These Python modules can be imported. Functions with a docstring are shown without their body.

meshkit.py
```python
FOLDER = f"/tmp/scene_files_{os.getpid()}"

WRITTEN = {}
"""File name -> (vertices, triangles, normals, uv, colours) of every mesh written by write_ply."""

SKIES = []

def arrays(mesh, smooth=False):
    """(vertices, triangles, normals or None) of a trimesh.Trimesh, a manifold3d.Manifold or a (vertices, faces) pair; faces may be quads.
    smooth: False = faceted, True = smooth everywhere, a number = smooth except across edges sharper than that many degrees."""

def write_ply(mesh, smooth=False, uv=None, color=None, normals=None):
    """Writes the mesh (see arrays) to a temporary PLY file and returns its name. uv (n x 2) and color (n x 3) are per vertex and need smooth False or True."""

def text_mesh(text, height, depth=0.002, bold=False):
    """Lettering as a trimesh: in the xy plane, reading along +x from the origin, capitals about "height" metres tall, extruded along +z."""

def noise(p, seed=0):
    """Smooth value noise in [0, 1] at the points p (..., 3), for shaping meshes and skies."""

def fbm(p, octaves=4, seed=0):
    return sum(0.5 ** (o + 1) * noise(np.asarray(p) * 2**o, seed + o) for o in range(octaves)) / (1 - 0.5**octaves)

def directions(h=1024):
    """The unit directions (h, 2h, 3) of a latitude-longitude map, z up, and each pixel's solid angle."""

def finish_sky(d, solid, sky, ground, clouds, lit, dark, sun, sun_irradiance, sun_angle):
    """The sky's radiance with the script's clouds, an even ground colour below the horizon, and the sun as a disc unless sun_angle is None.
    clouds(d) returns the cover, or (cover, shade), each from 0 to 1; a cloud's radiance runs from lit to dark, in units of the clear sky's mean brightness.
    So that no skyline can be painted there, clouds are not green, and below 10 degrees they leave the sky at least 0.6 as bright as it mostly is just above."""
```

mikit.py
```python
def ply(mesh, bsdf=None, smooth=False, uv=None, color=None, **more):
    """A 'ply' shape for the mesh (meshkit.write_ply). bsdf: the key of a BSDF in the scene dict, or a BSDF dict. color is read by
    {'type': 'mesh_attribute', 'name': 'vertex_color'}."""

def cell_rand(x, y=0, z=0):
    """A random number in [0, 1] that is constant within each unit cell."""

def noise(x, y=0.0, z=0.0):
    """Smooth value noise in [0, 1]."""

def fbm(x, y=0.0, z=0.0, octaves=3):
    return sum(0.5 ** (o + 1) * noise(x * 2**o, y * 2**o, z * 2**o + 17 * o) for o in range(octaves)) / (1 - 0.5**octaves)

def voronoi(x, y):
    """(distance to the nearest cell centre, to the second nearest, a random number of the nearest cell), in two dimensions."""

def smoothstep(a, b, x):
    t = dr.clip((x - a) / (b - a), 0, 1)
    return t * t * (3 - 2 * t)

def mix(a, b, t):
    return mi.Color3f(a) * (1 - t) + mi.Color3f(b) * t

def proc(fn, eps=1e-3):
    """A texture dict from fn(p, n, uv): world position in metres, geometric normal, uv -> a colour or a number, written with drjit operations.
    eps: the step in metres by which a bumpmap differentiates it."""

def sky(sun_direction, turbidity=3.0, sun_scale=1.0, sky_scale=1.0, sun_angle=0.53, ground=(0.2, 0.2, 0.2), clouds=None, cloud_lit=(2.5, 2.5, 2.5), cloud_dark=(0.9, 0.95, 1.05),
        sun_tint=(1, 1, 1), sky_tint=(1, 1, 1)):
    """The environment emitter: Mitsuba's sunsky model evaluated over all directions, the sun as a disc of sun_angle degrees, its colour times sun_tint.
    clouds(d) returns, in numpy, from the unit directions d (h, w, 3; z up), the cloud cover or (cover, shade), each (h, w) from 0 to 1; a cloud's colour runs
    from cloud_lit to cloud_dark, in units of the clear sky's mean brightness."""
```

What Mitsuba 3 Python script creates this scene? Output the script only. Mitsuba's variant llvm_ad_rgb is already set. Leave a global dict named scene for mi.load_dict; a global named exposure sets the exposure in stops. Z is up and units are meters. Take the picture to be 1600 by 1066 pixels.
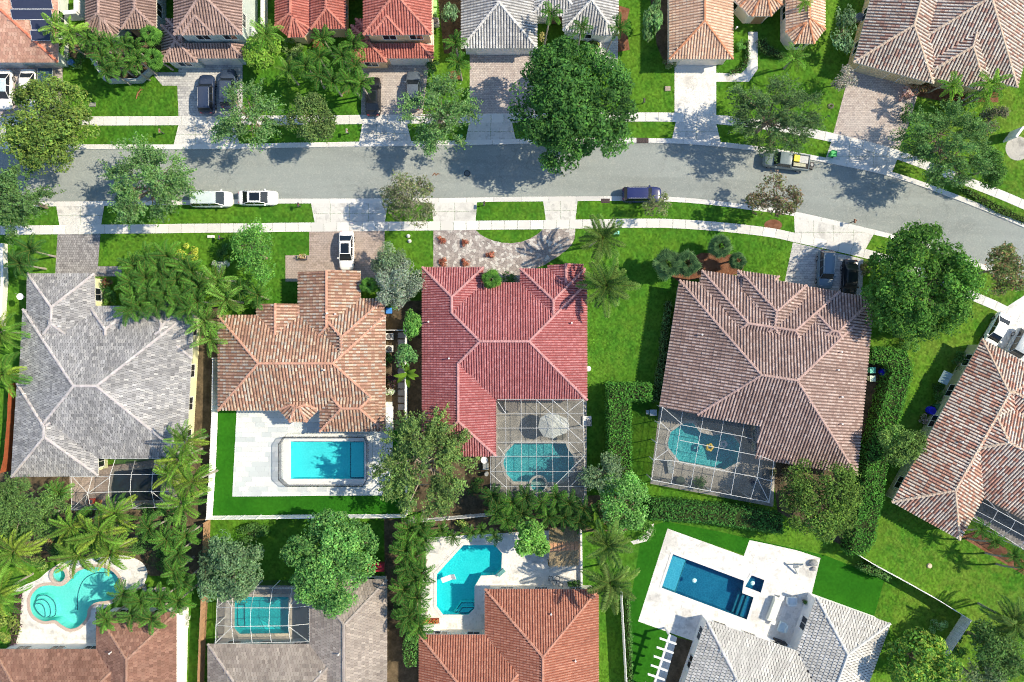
import math
import numpy as np
import drjit as dr
import mitsuba as mi
import mikit, meshkit
import shapely
from shapely.geometry import Polygon, LineString, Point, box as sbox
from shapely.ops import unary_union
import trimesh

T = mi.ScalarTransform4f
scene, labels = {}, {}
# ---------------------------------------------------------------- camera, sky, exposure
HC, SC = 85.0, 0.08                       # camera height (m); metres on the ground per pixel of the 1600 px photograph
exposure = 2.18
scene['camera'] = {'type': 'perspective', 'fov': 2 * math.degrees(math.atan(64 / HC)), 'fov_axis': 'x', 'near_clip': 1.0, 'far_clip': 3000.0,
                   'to_world': T().look_at(origin=[0, 0, HC], target=[0, 0, 0], up=[0, 1, 0])}
SUN = np.array([2.95, 0.58, 2.8])
scene['sky'] = mikit.sky(SUN.tolist(), turbidity=3, sky_tint=(0.72, 1.02, 1.17), sun_tint=(.94, 1.0, 1.03),
                         clouds=lambda d: np.clip((meshkit.fbm(np.stack([d[..., 0] / (d[..., 2] + .35) * 2.2, d[..., 1] / (d[..., 2] + .35) * 2.2, d[..., 2] * 0], -1), 5, 11) - .47) * 5, 0, .85))

# ---------------------------------------------------------------- helpers
rng = np.random.default_rng(7)

def P(px, py, z=0.0):
    k = SC * (1 - z / HC)
    return np.array([(px - 800) * k, (533 - py) * k, z])

def PP(pts, z=0.0):
    return np.array([P(x, y, z)[:2] for x, y in pts])

def poly(pts, z=0.0):
    return Polygon(PP(pts, z)).buffer(0)

taken = {}
def newkey(name, parent=None):
    k = f'{parent}__{name}' if parent else name
    n = taken.get(k, 0)
    taken[k] = n + 1
    return k if n == 0 else f'{k}_{n:03d}'

def thing(name, label, cat, group=None, kind=None):
    k = newkey(name)
    labels[k] = {'label': label, 'category': cat}
    if group: labels[k]['group'] = group
    if kind: labels[k]['kind'] = kind
    return k

def struct(name, label, cat):
    return thing(name, label, cat, kind='structure')

class MB:
    """collects pieces into one mesh, with a colour per vertex"""
    def __init__(s): s.v, s.f, s.c, s.n = [], [], [], 0
    def add(s, v, f, c=(.5, .5, .5)):
        v = np.asarray(v, float); f = np.asarray(f, int)
        if f.shape[1] == 4: f = np.vstack([f[:, [0, 1, 2]], f[:, [0, 2, 3]]])
        s.v.append(v); s.f.append(f + s.n); s.n += len(v)
        c = np.asarray(c, float)
        s.c.append(np.broadcast_to(c, (len(v), 3)) if c.ndim == 1 else c)
        return s
    def arrays(s): return np.vstack(s.v), np.vstack(s.f), np.vstack(s.c)
    def box(s, c0, c1, col=(.5, .5, .5), M=None):
        v = np.array([[x, y, z] for x in (c0[0], c1[0]) for y in (c0[1], c1[1]) for z in (c0[2], c1[2])], float)
        if M is not None: v = v @ M[0].T + M[1]
        return s.add(v, [[0, 1, 3, 2], [4, 6, 7, 5], [0, 4, 5, 1], [2, 3, 7, 6], [0, 2, 6, 4], [1, 5, 7, 3]], col)
    def tube(s, pts, r, sides=5, col=(.5, .5, .5)):
        p = np.asarray(pts, float); r = np.broadcast_to(np.asarray(r, float), (len(p),))
        t = np.gradient(p, axis=0); t /= np.linalg.norm(t, axis=1, keepdims=True) + 1e-12
        a = np.cross(t, np.where(np.abs(t[:, 2:]) < .9, [0, 0, 1.], [1., 0, 0])); a /= np.linalg.norm(a, axis=1, keepdims=True) + 1e-12
        b = np.cross(t, a); g = np.arange(sides) * 2 * np.pi / sides
        v = p[:, None] + r[:, None, None] * (np.cos(g)[None, :, None] * a[:, None] + np.sin(g)[None, :, None] * b[:, None])
        i, j = np.meshgrid(np.arange(len(p) - 1), np.arange(sides), indexing='ij')
        q = np.stack([i * sides + j, i * sides + (j + 1) % sides, (i + 1) * sides + (j + 1) % sides, (i + 1) * sides + j], -1).reshape(-1, 4)
        s.add(v.reshape(-1, 3), q, col)
        for k, o in ((0, 1), (len(p) - 1, -1)):
            ring = v[k]; f = [[0, m, m + 1][::o] for m in range(1, sides - 1)]
            s.add(ring, f, col)
        return s
    def poly(s, pg, z0, z1=None, col=(.5, .5, .5)):
        """flat polygon at z0, or prism z0..z1"""
        for g in getattr(pg, 'geoms', [pg]):
            if g.geom_type != 'Polygon' or g.area < 1e-4: continue
            g = shapely.geometry.polygon.orient(g.simplify(1e-4))
            v2, f = trimesh.creation.triangulate_polygon(g, engine='earcut')
            v2, f = np.asarray(v2), np.asarray(f)
            a, b, c = v2[f[:, 0]], v2[f[:, 1]], v2[f[:, 2]]
            neg = (b - a)[:, 0] * (c - a)[:, 1] - (b - a)[:, 1] * (c - a)[:, 0] < 0
            f = np.where(neg[:, None], f[:, ::-1], f)
            top = z0 if z1 is None else z1
            s.add(np.c_[v2, np.full(len(v2), top)], f, col)
            if z1 is not None:
                s.add(np.c_[v2, np.full(len(v2), z0)], f[:, ::-1], col)
                for ring in [g.exterior, *g.interiors]:
                    r = np.array(ring.coords)[:-1]; n = len(r); i = np.arange(n); j = (i + 1) % n
                    s.add(np.vstack([np.c_[r, np.full(n, z0)], np.c_[r, np.full(n, z1)]]), np.stack([i, j, j + n, i + n], 1), col)
        return s

def mesh(v, f):
    return (np.asarray(v, float), np.asarray(f, int))

def cply(v, f, c, bsdf, smooth=False, vc=True, **more):
    uv = None
    if vc:
        q = np.clip(np.round(np.asarray(c) * 1023), 0, 1023); uv = np.c_[q[:, 0] * 1024 + q[:, 1] + .5, np.clip(c[:, 2], 0, 1)]
    return mikit.ply((v, f), 'mat_' + bsdf, smooth=smooth, uv=uv, **more)

def put(key, mb, bsdf='paint', smooth=False, M=None, vc=True, **more):
    v, f, c = mb.arrays() if isinstance(mb, MB) else mb
    if smooth is not False and smooth is not True:      # the smoothing angle splits vertices: only for single colours
        col = c[0]
        m = trimesh.graph.smooth_shade(trimesh.Trimesh(v, f, process=True), angle=math.radians(smooth), facet_minarea=None)
        v, f = np.array(m.vertices), np.array(m.faces); c = np.broadcast_to(col, (len(v), 3)); smooth = True
    d = cply(v, f, c, bsdf, smooth, vc, **more)
    if M is not None: d['to_world'] = M
    scene[key] = d
    return key

def part(parent, name, mb, bsdf='paint', **kw):
    return put(newkey(name, parent), mb, bsdf, **kw)

def rot2(a):
    return np.array([[math.cos(a), -math.sin(a), 0], [math.sin(a), math.cos(a), 0], [0, 0, 1]])

def place(pos, deg=0.0, s=1.0):
    return T().translate([float(x) for x in pos]).rotate([0, 0, 1], float(deg)).scale(s)

def arc(cx, cy, r, n=24, ry=None, a0=0, a1=360):
    return [(cx + r * math.cos(math.radians(a)), cy + (ry or r) * math.sin(math.radians(a))) for a in np.linspace(a0, a1, n, endpoint=(a1 - a0) < 360)]

def smoothline(pts, n=8):
    """Catmull-Rom through open points"""
    p = np.array(pts, float); p = np.vstack([2 * p[0] - p[1], p, 2 * p[-1] - p[-2]]); out = []
    for i in range(1, len(p) - 2):
        for t in np.linspace(0, 1, n, endpoint=False):
            a, b, c, d = p[i - 1:i + 3]
            out.append(.5 * ((2 * b) + (c - a) * t + (2 * a - 5 * b + 4 * c - d) * t * t + (3 * b - a - 3 * c + d) * t ** 3))
    return np.array(out + [p[-2]])

def smoothloop(pts, n=5):
    p = np.array(pts, float); m = len(p); out = []
    for i in range(m):
        a, b, c, d = p[(i - 1) % m], p[i], p[(i + 1) % m], p[(i + 2) % m]
        for t in np.linspace(0, 1, n, endpoint=False):
            out.append(.5 * ((2 * b) + (c - a) * t + (2 * a - 5 * b + 4 * c - d) * t * t + (3 * b - a - 3 * c + d) * t ** 3))
    return [tuple(x) for x in out]

# ---------------------------------------------------------------- materials
def unpack(p, n, uv):
    """every piece carries its own flat colour, packed into its uv (red and green in u, blue in v)"""
    u = dr.floor(uv.x); r = dr.floor(u / 1024)
    return mi.Color3f(r / 1023, (u - r * 1024) / 1023, uv.y)
VC = mikit.proc(unpack)
def two(b): return {'type': 'twosided', 'b': b}
def prin(col, rough=.7, **k): return two({'type': 'principled', 'base_color': {'type': 'rgb', 'value': list(col)} if not isinstance(col, dict) else col, 'roughness': rough, **k})
scene['mat_paint'] = prin(VC, .55)
scene['mat_matte'] = prin(VC, .9, specular=.2)
scene['mat_tile_clay'] = prin(VC, .8, specular=.15)
scene['mat_gloss'] = prin(VC, .28, clearcoat=1.0, clearcoat_gloss=.95, specular=.6)
scene['mat_bark'] = prin(VC, .95, specular=.1)
scene['mat_leaf'] = {'type': 'principledthin', 'base_color': VC, 'roughness': .55, 'diff_trans': .7, 'spec_trans': 0.0, 'eta': 1.35}
scene['mat_dark_glass'] = prin((.012, .016, .022), .08, specular=.8)
scene['mat_metal'] = prin(VC, .35, metallic=.6)
scene['mat_rubber'] = prin((.02, .02, .022), .85)
scene['mat_water'] = {'type': 'thindielectric', 'int_ior': 1.33, 'specular_transmittance': {'type': 'rgb', 'value': [.74, .97, .98]}}
def screen_tex(dens):
    return {'type': 'mask', 'opacity': dens, 'b': two({'type': 'diffuse', 'reflectance': {'type': 'rgb', 'value': [.05, .06, .07]}})}
scene['mat_screen'] = screen_tex(.33)
scene['mat_fence_mesh'] = screen_tex(.42)

def fb(p, s, o=3, dz=0.): return mikit.fbm(p.x * s + 31.7 + dz, p.y * s + 11.3, dz, octaves=o)

def grass_fn(c1, c2, c3, dry=0.0, dry_east=0.0):
    def fn(p, n, uv):
        a = fb(p, .10, 3); b = fb(p, .9, 3, 5.); g = fb(p, 4.5, 2, 9.)
        c = mikit.mix(c1, c2, mikit.smoothstep(.3, .7, .55 * a + .45 * b))
        e = dr.clip((p.x - 30) / 25, 0, 1) * dry_east + dry
        d = mikit.smoothstep(.38, .85, .5 * fb(p, .35, 4, 21.) + .5 * fb(p, 2.2, 3, 33.) + .22 * e) * dr.clip(.18 + e, 0, 1)
        c = mikit.mix(c, c3, .85 * d)
        mow = .97 + .06 * mikit.smoothstep(.3, .7, mikit.fbm(p.x * .35 + p.y * .05, p.y * 1.6, 4., octaves=2))
        return c * (.58 + .84 * g) * mow
    return fn
scene['mat_grass'] = two({'type': 'bumpmap', 'arbitrary': mikit.proc(lambda p, n, uv: fb(p, 3.5, 2, 3.) * .12, eps=.05), 'scale': 1.0,
                      'b': {'type': 'diffuse', 'reflectance': mikit.proc(grass_fn((.050, .160, .017), (.088, .205, .020), (.150, .215, .038), .08, .45))}})
scene['mat_turf'] = two({'type': 'diffuse', 'reflectance': mikit.proc(lambda p, n, uv: mikit.mix((.020, .115, .010), (.032, .150, .012), fb(p, .5, 2)) * (.8 + .4 * fb(p, 5., 2, 4.)))})
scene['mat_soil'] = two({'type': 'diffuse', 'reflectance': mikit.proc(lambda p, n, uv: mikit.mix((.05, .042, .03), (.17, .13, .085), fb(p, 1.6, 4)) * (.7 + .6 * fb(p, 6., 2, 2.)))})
scene['mat_mulch'] = two({'type': 'diffuse', 'reflectance': mikit.proc(lambda p, n, uv: mikit.mix((.12, .045, .025), (.26, .14, .09), fb(p, 3.5, 3)))})

def asphalt(p, n, uv):
    b = fb(p, .12, 4); s = mikit.fbm(p.x * .25, p.y * 3.0, 2., octaves=3)
    c = mikit.mix((.26, .29, .285), (.325, .36, .35), .5 * b + .5 * s)
    sp = mikit.smoothstep(.62, .7, fb(p, 7., 2, 40.))
    cr = 1 - .14 * mikit.smoothstep(.02, .0, dr.abs(fb(p, .35, 4, 60.) - .5)) * mikit.smoothstep(.5, .6, fb(p, .11, 2, 80.))
    lane = mikit.smoothstep(.45, .75, mikit.fbm(p.x * .06, p.y * .9 + p.x * .05, 5., octaves=3)); spot = mikit.smoothstep(.70, .76, fb(p, .45, 3, 90.))
    c = c * (1 - .10 * lane) * (1 - .08 * spot)
    return mikit.mix(c, (.42, .42, .40), sp * .3) * cr * (.9 + .2 * fb(p, 11., 2, 3.))
scene['mat_asphalt'] = two({'type': 'diffuse', 'reflectance': mikit.proc(asphalt)})
def concrete_fn(c1, c2):
    def fn(p, n, uv):
        st = mikit.smoothstep(.55, .8, fb(p, .6, 4, 13.))
        return mikit.mix(c1, c2, fb(p, .9, 4)) * (1 - .24 * st) * (1 - .16 * mikit.smoothstep(.60, .70, fb(p, 2.4, 3, 51.))) * (.90 + .18 * fb(p, 8., 2, 7.))
    return fn
scene['mat_concrete'] = two({'type': 'diffuse', 'reflectance': mikit.proc(concrete_fn((.58, .575, .555), (.70, .695, .68)))})
scene['mat_white_deck'] = two({'type': 'diffuse', 'reflectance': mikit.proc(concrete_fn((.70, .69, .67), (.80, .79, .77)))})
scene['mat_grey_deck'] = two({'type': 'diffuse', 'reflectance': mikit.proc(concrete_fn((.40, .385, .35), (.50, .485, .45)))})
def paver_fn(cols, w, l, joint, rot=0.0, mottle=.5):
    ca, sa = math.cos(rot), math.sin(rot)
    def fn(p, n, uv):
        x, y = p.x * ca + p.y * sa, -p.x * sa + p.y * ca
        r = dr.floor(y / w); xx = x / l + .5 * (r - 2 * dr.floor(r / 2))
        i = dr.floor(xx); fx = (xx - i) * l; fy = y - r * w
        q = mikit.cell_rand(i, r, 3)
        c = mikit.mix(mikit.mix(cols[0], cols[1], mikit.smoothstep(.2, .5, q)), cols[2], mikit.smoothstep(.6, .9, q))
        c = mikit.mix(c, cols[3], mottle * mikit.smoothstep(.35, .75, fb(p, .5, 4)))
        e = dr.minimum(dr.minimum(fx, l - fx), dr.minimum(fy, w - fy))
        return c * (1 - joint * mikit.smoothstep(.035, .005, e)) * (.9 + .2 * fb(p, 6., 2, 1.))
    return fn
def pavers(key, cols, w=.22, l=.34, joint=.4, rot=0., mottle=.5):
    scene['mat_' + key] = two({'type': 'diffuse', 'reflectance': mikit.proc(paver_fn(cols, w, l, joint, rot, mottle))})
pavers('pav_pink', [(.47, .41, .40), (.55, .49, .47), (.42, .36, .35), (.55, .51, .49)])
pavers('pav_beige', [(.48, .42, .39), (.55, .49, .46), (.42, .36, .34), (.53, .49, .47)])
pavers('pav_white', [(.46, .46, .46), (.58, .58, .57), (.38, .38, .39), (.55, .55, .55)], .3, .5)
pavers('pav_grey', [(.28, .27, .28), (.40, .39, .40), (.23, .22, .23), (.34, .33, .34)], .3, .22, .5)
pavers('pav_tan', [(.38, .31, .27), (.43, .355, .32), (.33, .27, .235), (.42, .36, .33)], .26, .40, .3)
def cobble(p, n, uv):
    d1, d2, q = mikit.voronoi(p.x * 2.8, p.y * 2.8)
    c = mikit.mix(mikit.mix((.31, .275, .265), (.42, .38, .365), mikit.smoothstep(.25, .6, q)), (.56, .54, .52), mikit.smoothstep(.66, .85, q))
    return c * (1 - .45 * mikit.smoothstep(.12, .02, d2 - d1)) * (.88 + .24 * fb(p, 4., 2))
scene['mat_pav_cobble'] = two({'type': 'diffuse', 'reflectance': mikit.proc(cobble)})
def plaster_fn(c1, c2, sc=3.2):
    def fn(p, n, uv):
        d1, d2, q = mikit.voronoi(p.x * sc + fb(p, 1.5, 2), p.y * sc + fb(p, 1.5, 2, 8.))
        return mikit.mix(c1, c2, .5 * mikit.smoothstep(.3, .02, d2 - d1) + .5 * fb(p, 1.1, 3))
    return fn
def plaster(key, c1, c2, sc=3.2): scene['mat_' + key] = two({'type': 'diffuse', 'reflectance': mikit.proc(plaster_fn(c1, c2, sc))})
plaster('plaster_aqua', (.02, .56, .62), (.07, .70, .74))
plaster('plaster_teal', (.04, .42, .50), (.34, .80, .84), 2.6)
plaster('plaster_green', (.17, .66, .60), (.26, .76, .70))
plaster('plaster_blue', (.008, .095, .20), (.03, .19, .33), 3.)
plaster('plaster_cyan', (.07, .60, .66), (.13, .72, .76))
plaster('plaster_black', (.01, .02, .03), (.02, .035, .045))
plaster('plaster_ledge', (.05, .30, .46), (.12, .42, .56), 3.)
# ---------------------------------------------------------------- ground, road, pavements
ROAD_TOP = [(-300, 232), (0, 229), (300, 229), (480, 226), (700, 223), (880, 219), (1000, 219), (1090, 222), (1200, 234), (1296, 251), (1390, 271), (1480, 302), (1600, 351), (1760, 425)]
ROAD_BOT = [(-300, 322), (0, 320), (300, 317), (433, 315), (676, 314), (800, 312), (1000, 311), (1090, 315), (1180, 326), (1238, 334), (1364, 363), (1440, 383), (1521, 412), (1600, 446), (1760, 530)]
WALK_TOP = [(-160, 190), (0, 189), (200, 189), (560, 187), (760, 185), (1000, 183), (1060, 184), (1120, 187), (1200, 196), (1299, 215), (1402, 242), (1514, 285), (1600, 320), (1740, 385)]
WALK_BOT = [(-160, 361), (0, 360), (90, 359), (300, 357), (490, 355), (680, 353), (860, 351), (1000, 349), (1060, 350), (1130, 355), (1200, 363), (1240, 371), (1362, 399), (1440, 425), (1519, 462), (1570, 485), (1680, 545)]
rt, rb = smoothline(ROAD_TOP), smoothline(ROAD_BOT)
road_poly = poly([tuple(x) for x in rt] + [tuple(x) for x in rb[::-1]])

POOLS = {}
def freeform(pts): return poly(smoothloop(pts))
# photo outlines of every pool
POOLS['lagoon'] = freeform([(47, 950), (48, 932), (60, 918), (76, 914), (97, 915), (110, 905), (122, 892), (145, 886), (168, 888), (183, 899), (189, 915), (186, 928), (173, 938), (150, 942), (139, 951), (136, 965), (124, 979), (109, 983), (96, 977), (86, 970), (68, 971), (53, 963)])
POOLS['lagoon_spa'] = poly(arc(94, 898, 11))
POOLS['rect'] = poly([(454, 689), (570, 689), (570, 749), (454, 749)])
POOLS['red_house'] = poly([(804, 692), (884, 692), (888, 702), (896, 712), (898, 724), (892, 738), (880, 750), (868, 754), (802, 753), (791, 741), (786, 724), (789, 708)])
POOLS['red_spa'] = poly(arc(841, 757, 12))
POOLS['brown_house'] = poly([(1043, 692), (1047, 675), (1067, 661), (1083, 661), (1094, 675), (1113, 680), (1132, 677), (1146, 681), (1156, 694), (1154, 722), (1132, 734), (1061, 721), (1044, 700)])
POOLS['caged'] = poly([(366, 932), (452, 932), (452, 990), (374, 991), (366, 982)])
POOLS['angular'] = poly([(682, 897), (724, 851), (773, 851), (785, 864), (784, 889), (774, 899), (752, 900), (742, 917), (742, 951), (732, 961), (692, 961), (682, 948)])
POOLS['blue'] = poly([(1051, 865), (1033, 919), (1167, 969), (1178, 933), (1160, 926), (1163, 907)])
POOLS['blue_spa'] = poly([(1174, 898), (1195, 906), (1189, 927), (1163, 917)])
POOLS['shade'] = poly([(178, 736), (252, 730), (252, 782), (174, 784), (173, 762)])
holes = unary_union([p.buffer(.02) for p in POOLS.values()])
holes_dry = holes

k = struct('lawn', 'green grass ground running under the whole neighbourhood', 'lawn')
put(k, MB().poly(sbox(-500, -500, 500, 500).difference(road_poly).difference(holes), 0.0), 'grass', vc=False)
k = struct('road', 'grey asphalt road curving down at its east end', 'road')
put(k, MB().poly(road_poly.buffer(.3), -.09), 'asphalt', vc=False)

def ribbon(line, off0, off1, step, name, parent, z0, z1, bsdf, gap, cols):
    L = line.length; n = max(1, int(round(L / step)))
    for i in range(n):
        s0, s1 = L * i / n + gap / 2, L * (i + 1) / n - gap / 2
        m = [line.interpolate(x) for x in np.linspace(s0, s1, 3)]
        pts = np.array([[q.x, q.y] for q in m])
        if np.abs(pts[:, 0]).max() > 74: continue
        t = np.gradient(pts, axis=0); t /= np.linalg.norm(t, axis=1, keepdims=True); nn = np.c_[-t[:, 1], t[:, 0]]
        pg = Polygon(np.vstack([pts + nn * off0, (pts + nn * off1)[::-1]]))
        c = np.array(cols) * (1 + rng.normal(0, .045))
        part(parent, name, MB().poly(pg, z0, z1, c), bsdf)

CONC = (.66, .655, .64)
for pts, lab in ((WALK_TOP, 'pale concrete sidewalk on the north side of the road'), (WALK_BOT, 'pale concrete sidewalk on the south side of the road')):
    k = struct('sidewalk', lab, 'sidewalk')
    ribbon(LineString([P(*q)[:2] for q in smoothline(pts)]), -.57, .57, 1.62, 'slab', k, -.05, .035, 'matte', .035, CONC)
for pts, sgn, lab in ((rt, 1, 'white concrete kerb along the north edge of the road'), (rb, -1, 'white concrete kerb along the south edge of the road')):
    k = struct('kerb', lab, 'kerb')
    ribbon(LineString([P(*q)[:2] for q in pts]), *((-.33, .26) if sgn > 0 else (-.26, .33)), 3.4, 'segment', k, -.2, .022, 'matte', .03, (.66, .655, .645))

def sheet(name, label, cat, pg, bsdf, z=.008, kind='structure'):
    pg = pg if not isinstance(pg, list) else poly(pg)
    k = thing(name, label, cat, kind=kind)
    put(k, MB().poly(pg.difference(holes).difference(road_poly) if z > -.05 else pg, z), bsdf, vc=False)
    return k

def apron(label, pts):
    k = struct('driveway_apron', label, 'driveway apron')
    pg = poly(pts).difference(road_poly.buffer(.2)); b = pg.bounds; n = max(2, round((b[2] - b[0]) / 2.6))
    for i in range(n):
        x0, x1 = b[0] + (b[2] - b[0]) * i / n + .015, b[0] + (b[2] - b[0]) * (i + 1) / n - .015
        for y0, y1 in ((b[1], (b[1] + b[3]) / 2 - .015), ((b[1] + b[3]) / 2 + .015, b[3])):
            c = pg.intersection(sbox(x0, y0, x1, y1))
            if c.area > .1: part(k, 'slab', MB().poly(c, .012), 'concrete', vc=False)
# concrete crossings between kerb and sidewalk
apron('concrete apron of the drive with two white cars', [(-40, 196), (8, 196), (14, 232), (-50, 232)])
apron('concrete apron of the drive with two dark suvs', [(279, 195), (366, 195), (376, 232), (270, 232)])
apron('concrete apron below the black car on the north side', [(566, 194), (636, 194), (645, 230), (560, 230)])
apron('concrete apron of the pink drive by the big tree', [(733, 192), (800, 192), (808, 228), (726, 228)])
apron('concrete apron of the white drive by the peach roof', [(1056, 190), (1119, 193), (1127, 226), (1049, 222)])
apron('concrete apron above the pickup, with a green bin', [(1299, 221), (1402, 249), (1392, 274), (1288, 254)])
apron('concrete apron in front of the grey roofed house', [(93, 353), (158, 352), (164, 315), (87, 316)])
apron('concrete apron below the brownish street tree', [(492, 350), (601, 349), (607, 312), (485, 313)])
apron('concrete apron at the west end of the half round lawn', [(677, 347), (743, 347), (746, 310), (674, 311)])
apron('concrete apron at the east end of the half round lawn', [(853, 345), (899, 344), (903, 309), (848, 309)])
apron('concrete apron of the drive in the shade of the round tree', [(1242, 364), (1352, 390), (1368, 361), (1240, 331)])

sheet('spray_mark', 'small red scribble of utility paint on the road', 'paint mark', LineString(PP([(676, 274), (679, 270), (681, 274), (684, 271), (686, 272)])).buffer(.06).buffer(0), 'mulch', -.084)
sheet('driveway', 'pinkish paver drive with two white cars and a covered trailer', 'driveway', [(-60, 84), (98, 84), (97, 182), (-60, 182)], 'pav_pink')
sheet('driveway', 'pale grey paver drive with two dark suvs', 'driveway', [(279, 92), (379, 92), (379, 182), (279, 182), (277, 134), (254, 134), (236, 113), (279, 113)], 'pav_white')
sheet('driveway', 'beige paver drive with a black car', 'driveway', [(565, 88), (672, 88), (664, 150), (660, 180), (564, 180)], 'pav_beige')
sheet('driveway', 'pink paver drive beside the big dark tree', 'driveway', [(734, 80), (836, 80), (836, 178), (734, 178)], 'pav_pink')
sheet('driveway', 'white concrete drive in front of the peach roof', 'driveway', [(1054, 88), (1119, 88), (1119, 114), (1158, 115), (1168, 104), (1169, 50), (1184, 50), (1184, 108), (1170, 128), (1119, 128), (1119, 181), (1054, 177)], 'white_deck')
sheet('driveway', 'pinkish paver drive of the whitewashed tile roof', 'driveway', [(1330, 105), (1440, 128), (1418, 200), (1403, 236), (1302, 209), (1321, 137)], 'pav_beige')
sheet('driveway', 'grey paver drive in front of the grey roofed house', 'driveway', [(90, 366), (157, 366), (153, 416), (190, 416), (190, 432), (86, 432)], 'pav_grey')
sheet('driveway', 'pinkish tan paver drive with the white sedan', 'driveway', [(483, 362), (601, 361), (601, 440), (446, 440), (446, 399), (483, 399)], 'pav_tan')
inner = [(744, 359)] + [(848 + 0 * a, 0) for a in ()] + smoothloop([(744, 359), (752, 367), (768, 375), (790, 380), (812, 379), (830, 372), (842, 364), (848, 359)], 3)[1:-3]
half = poly([(743, 359)] + [(750, 366), (758, 371), (770, 376), (785, 379.5), (800, 380), (815, 378), (828, 373), (840, 366), (849, 358)])
sheet('driveway', 'mottled cobble half circle drive in front of the red roof', 'driveway',
      poly([(677, 360), (899, 358), (898, 372), (893, 383), (885, 391), (872, 401), (851, 414), (825, 424), (815, 450), (752, 450), (752, 424), (677, 424)]).difference(half), 'pav_cobble')
sheet('driveway', 'pale paver drive with two cars in the shade of the round tree', 'driveway', [(1239, 379), (1349, 405), (1347, 462), (1225, 445)], 'pav_white')
sheet('driveway', 'white concrete drive with two cars at the east edge', 'driveway', [(1566, 484), (1600, 462), (1680, 540), (1640, 600), (1536, 524), (1556, 490)], 'white_deck')
sheet('path', 'pale paved walk beside the grey white roof', 'path', [(925, 62), (966, 56), (965, 108), (925, 108)], 'pav_white')
sheet('patio', 'round pale paved patio by the wall at the east edge', 'patio', poly(arc(1590, 232, 19)), 'grey_deck')

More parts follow.
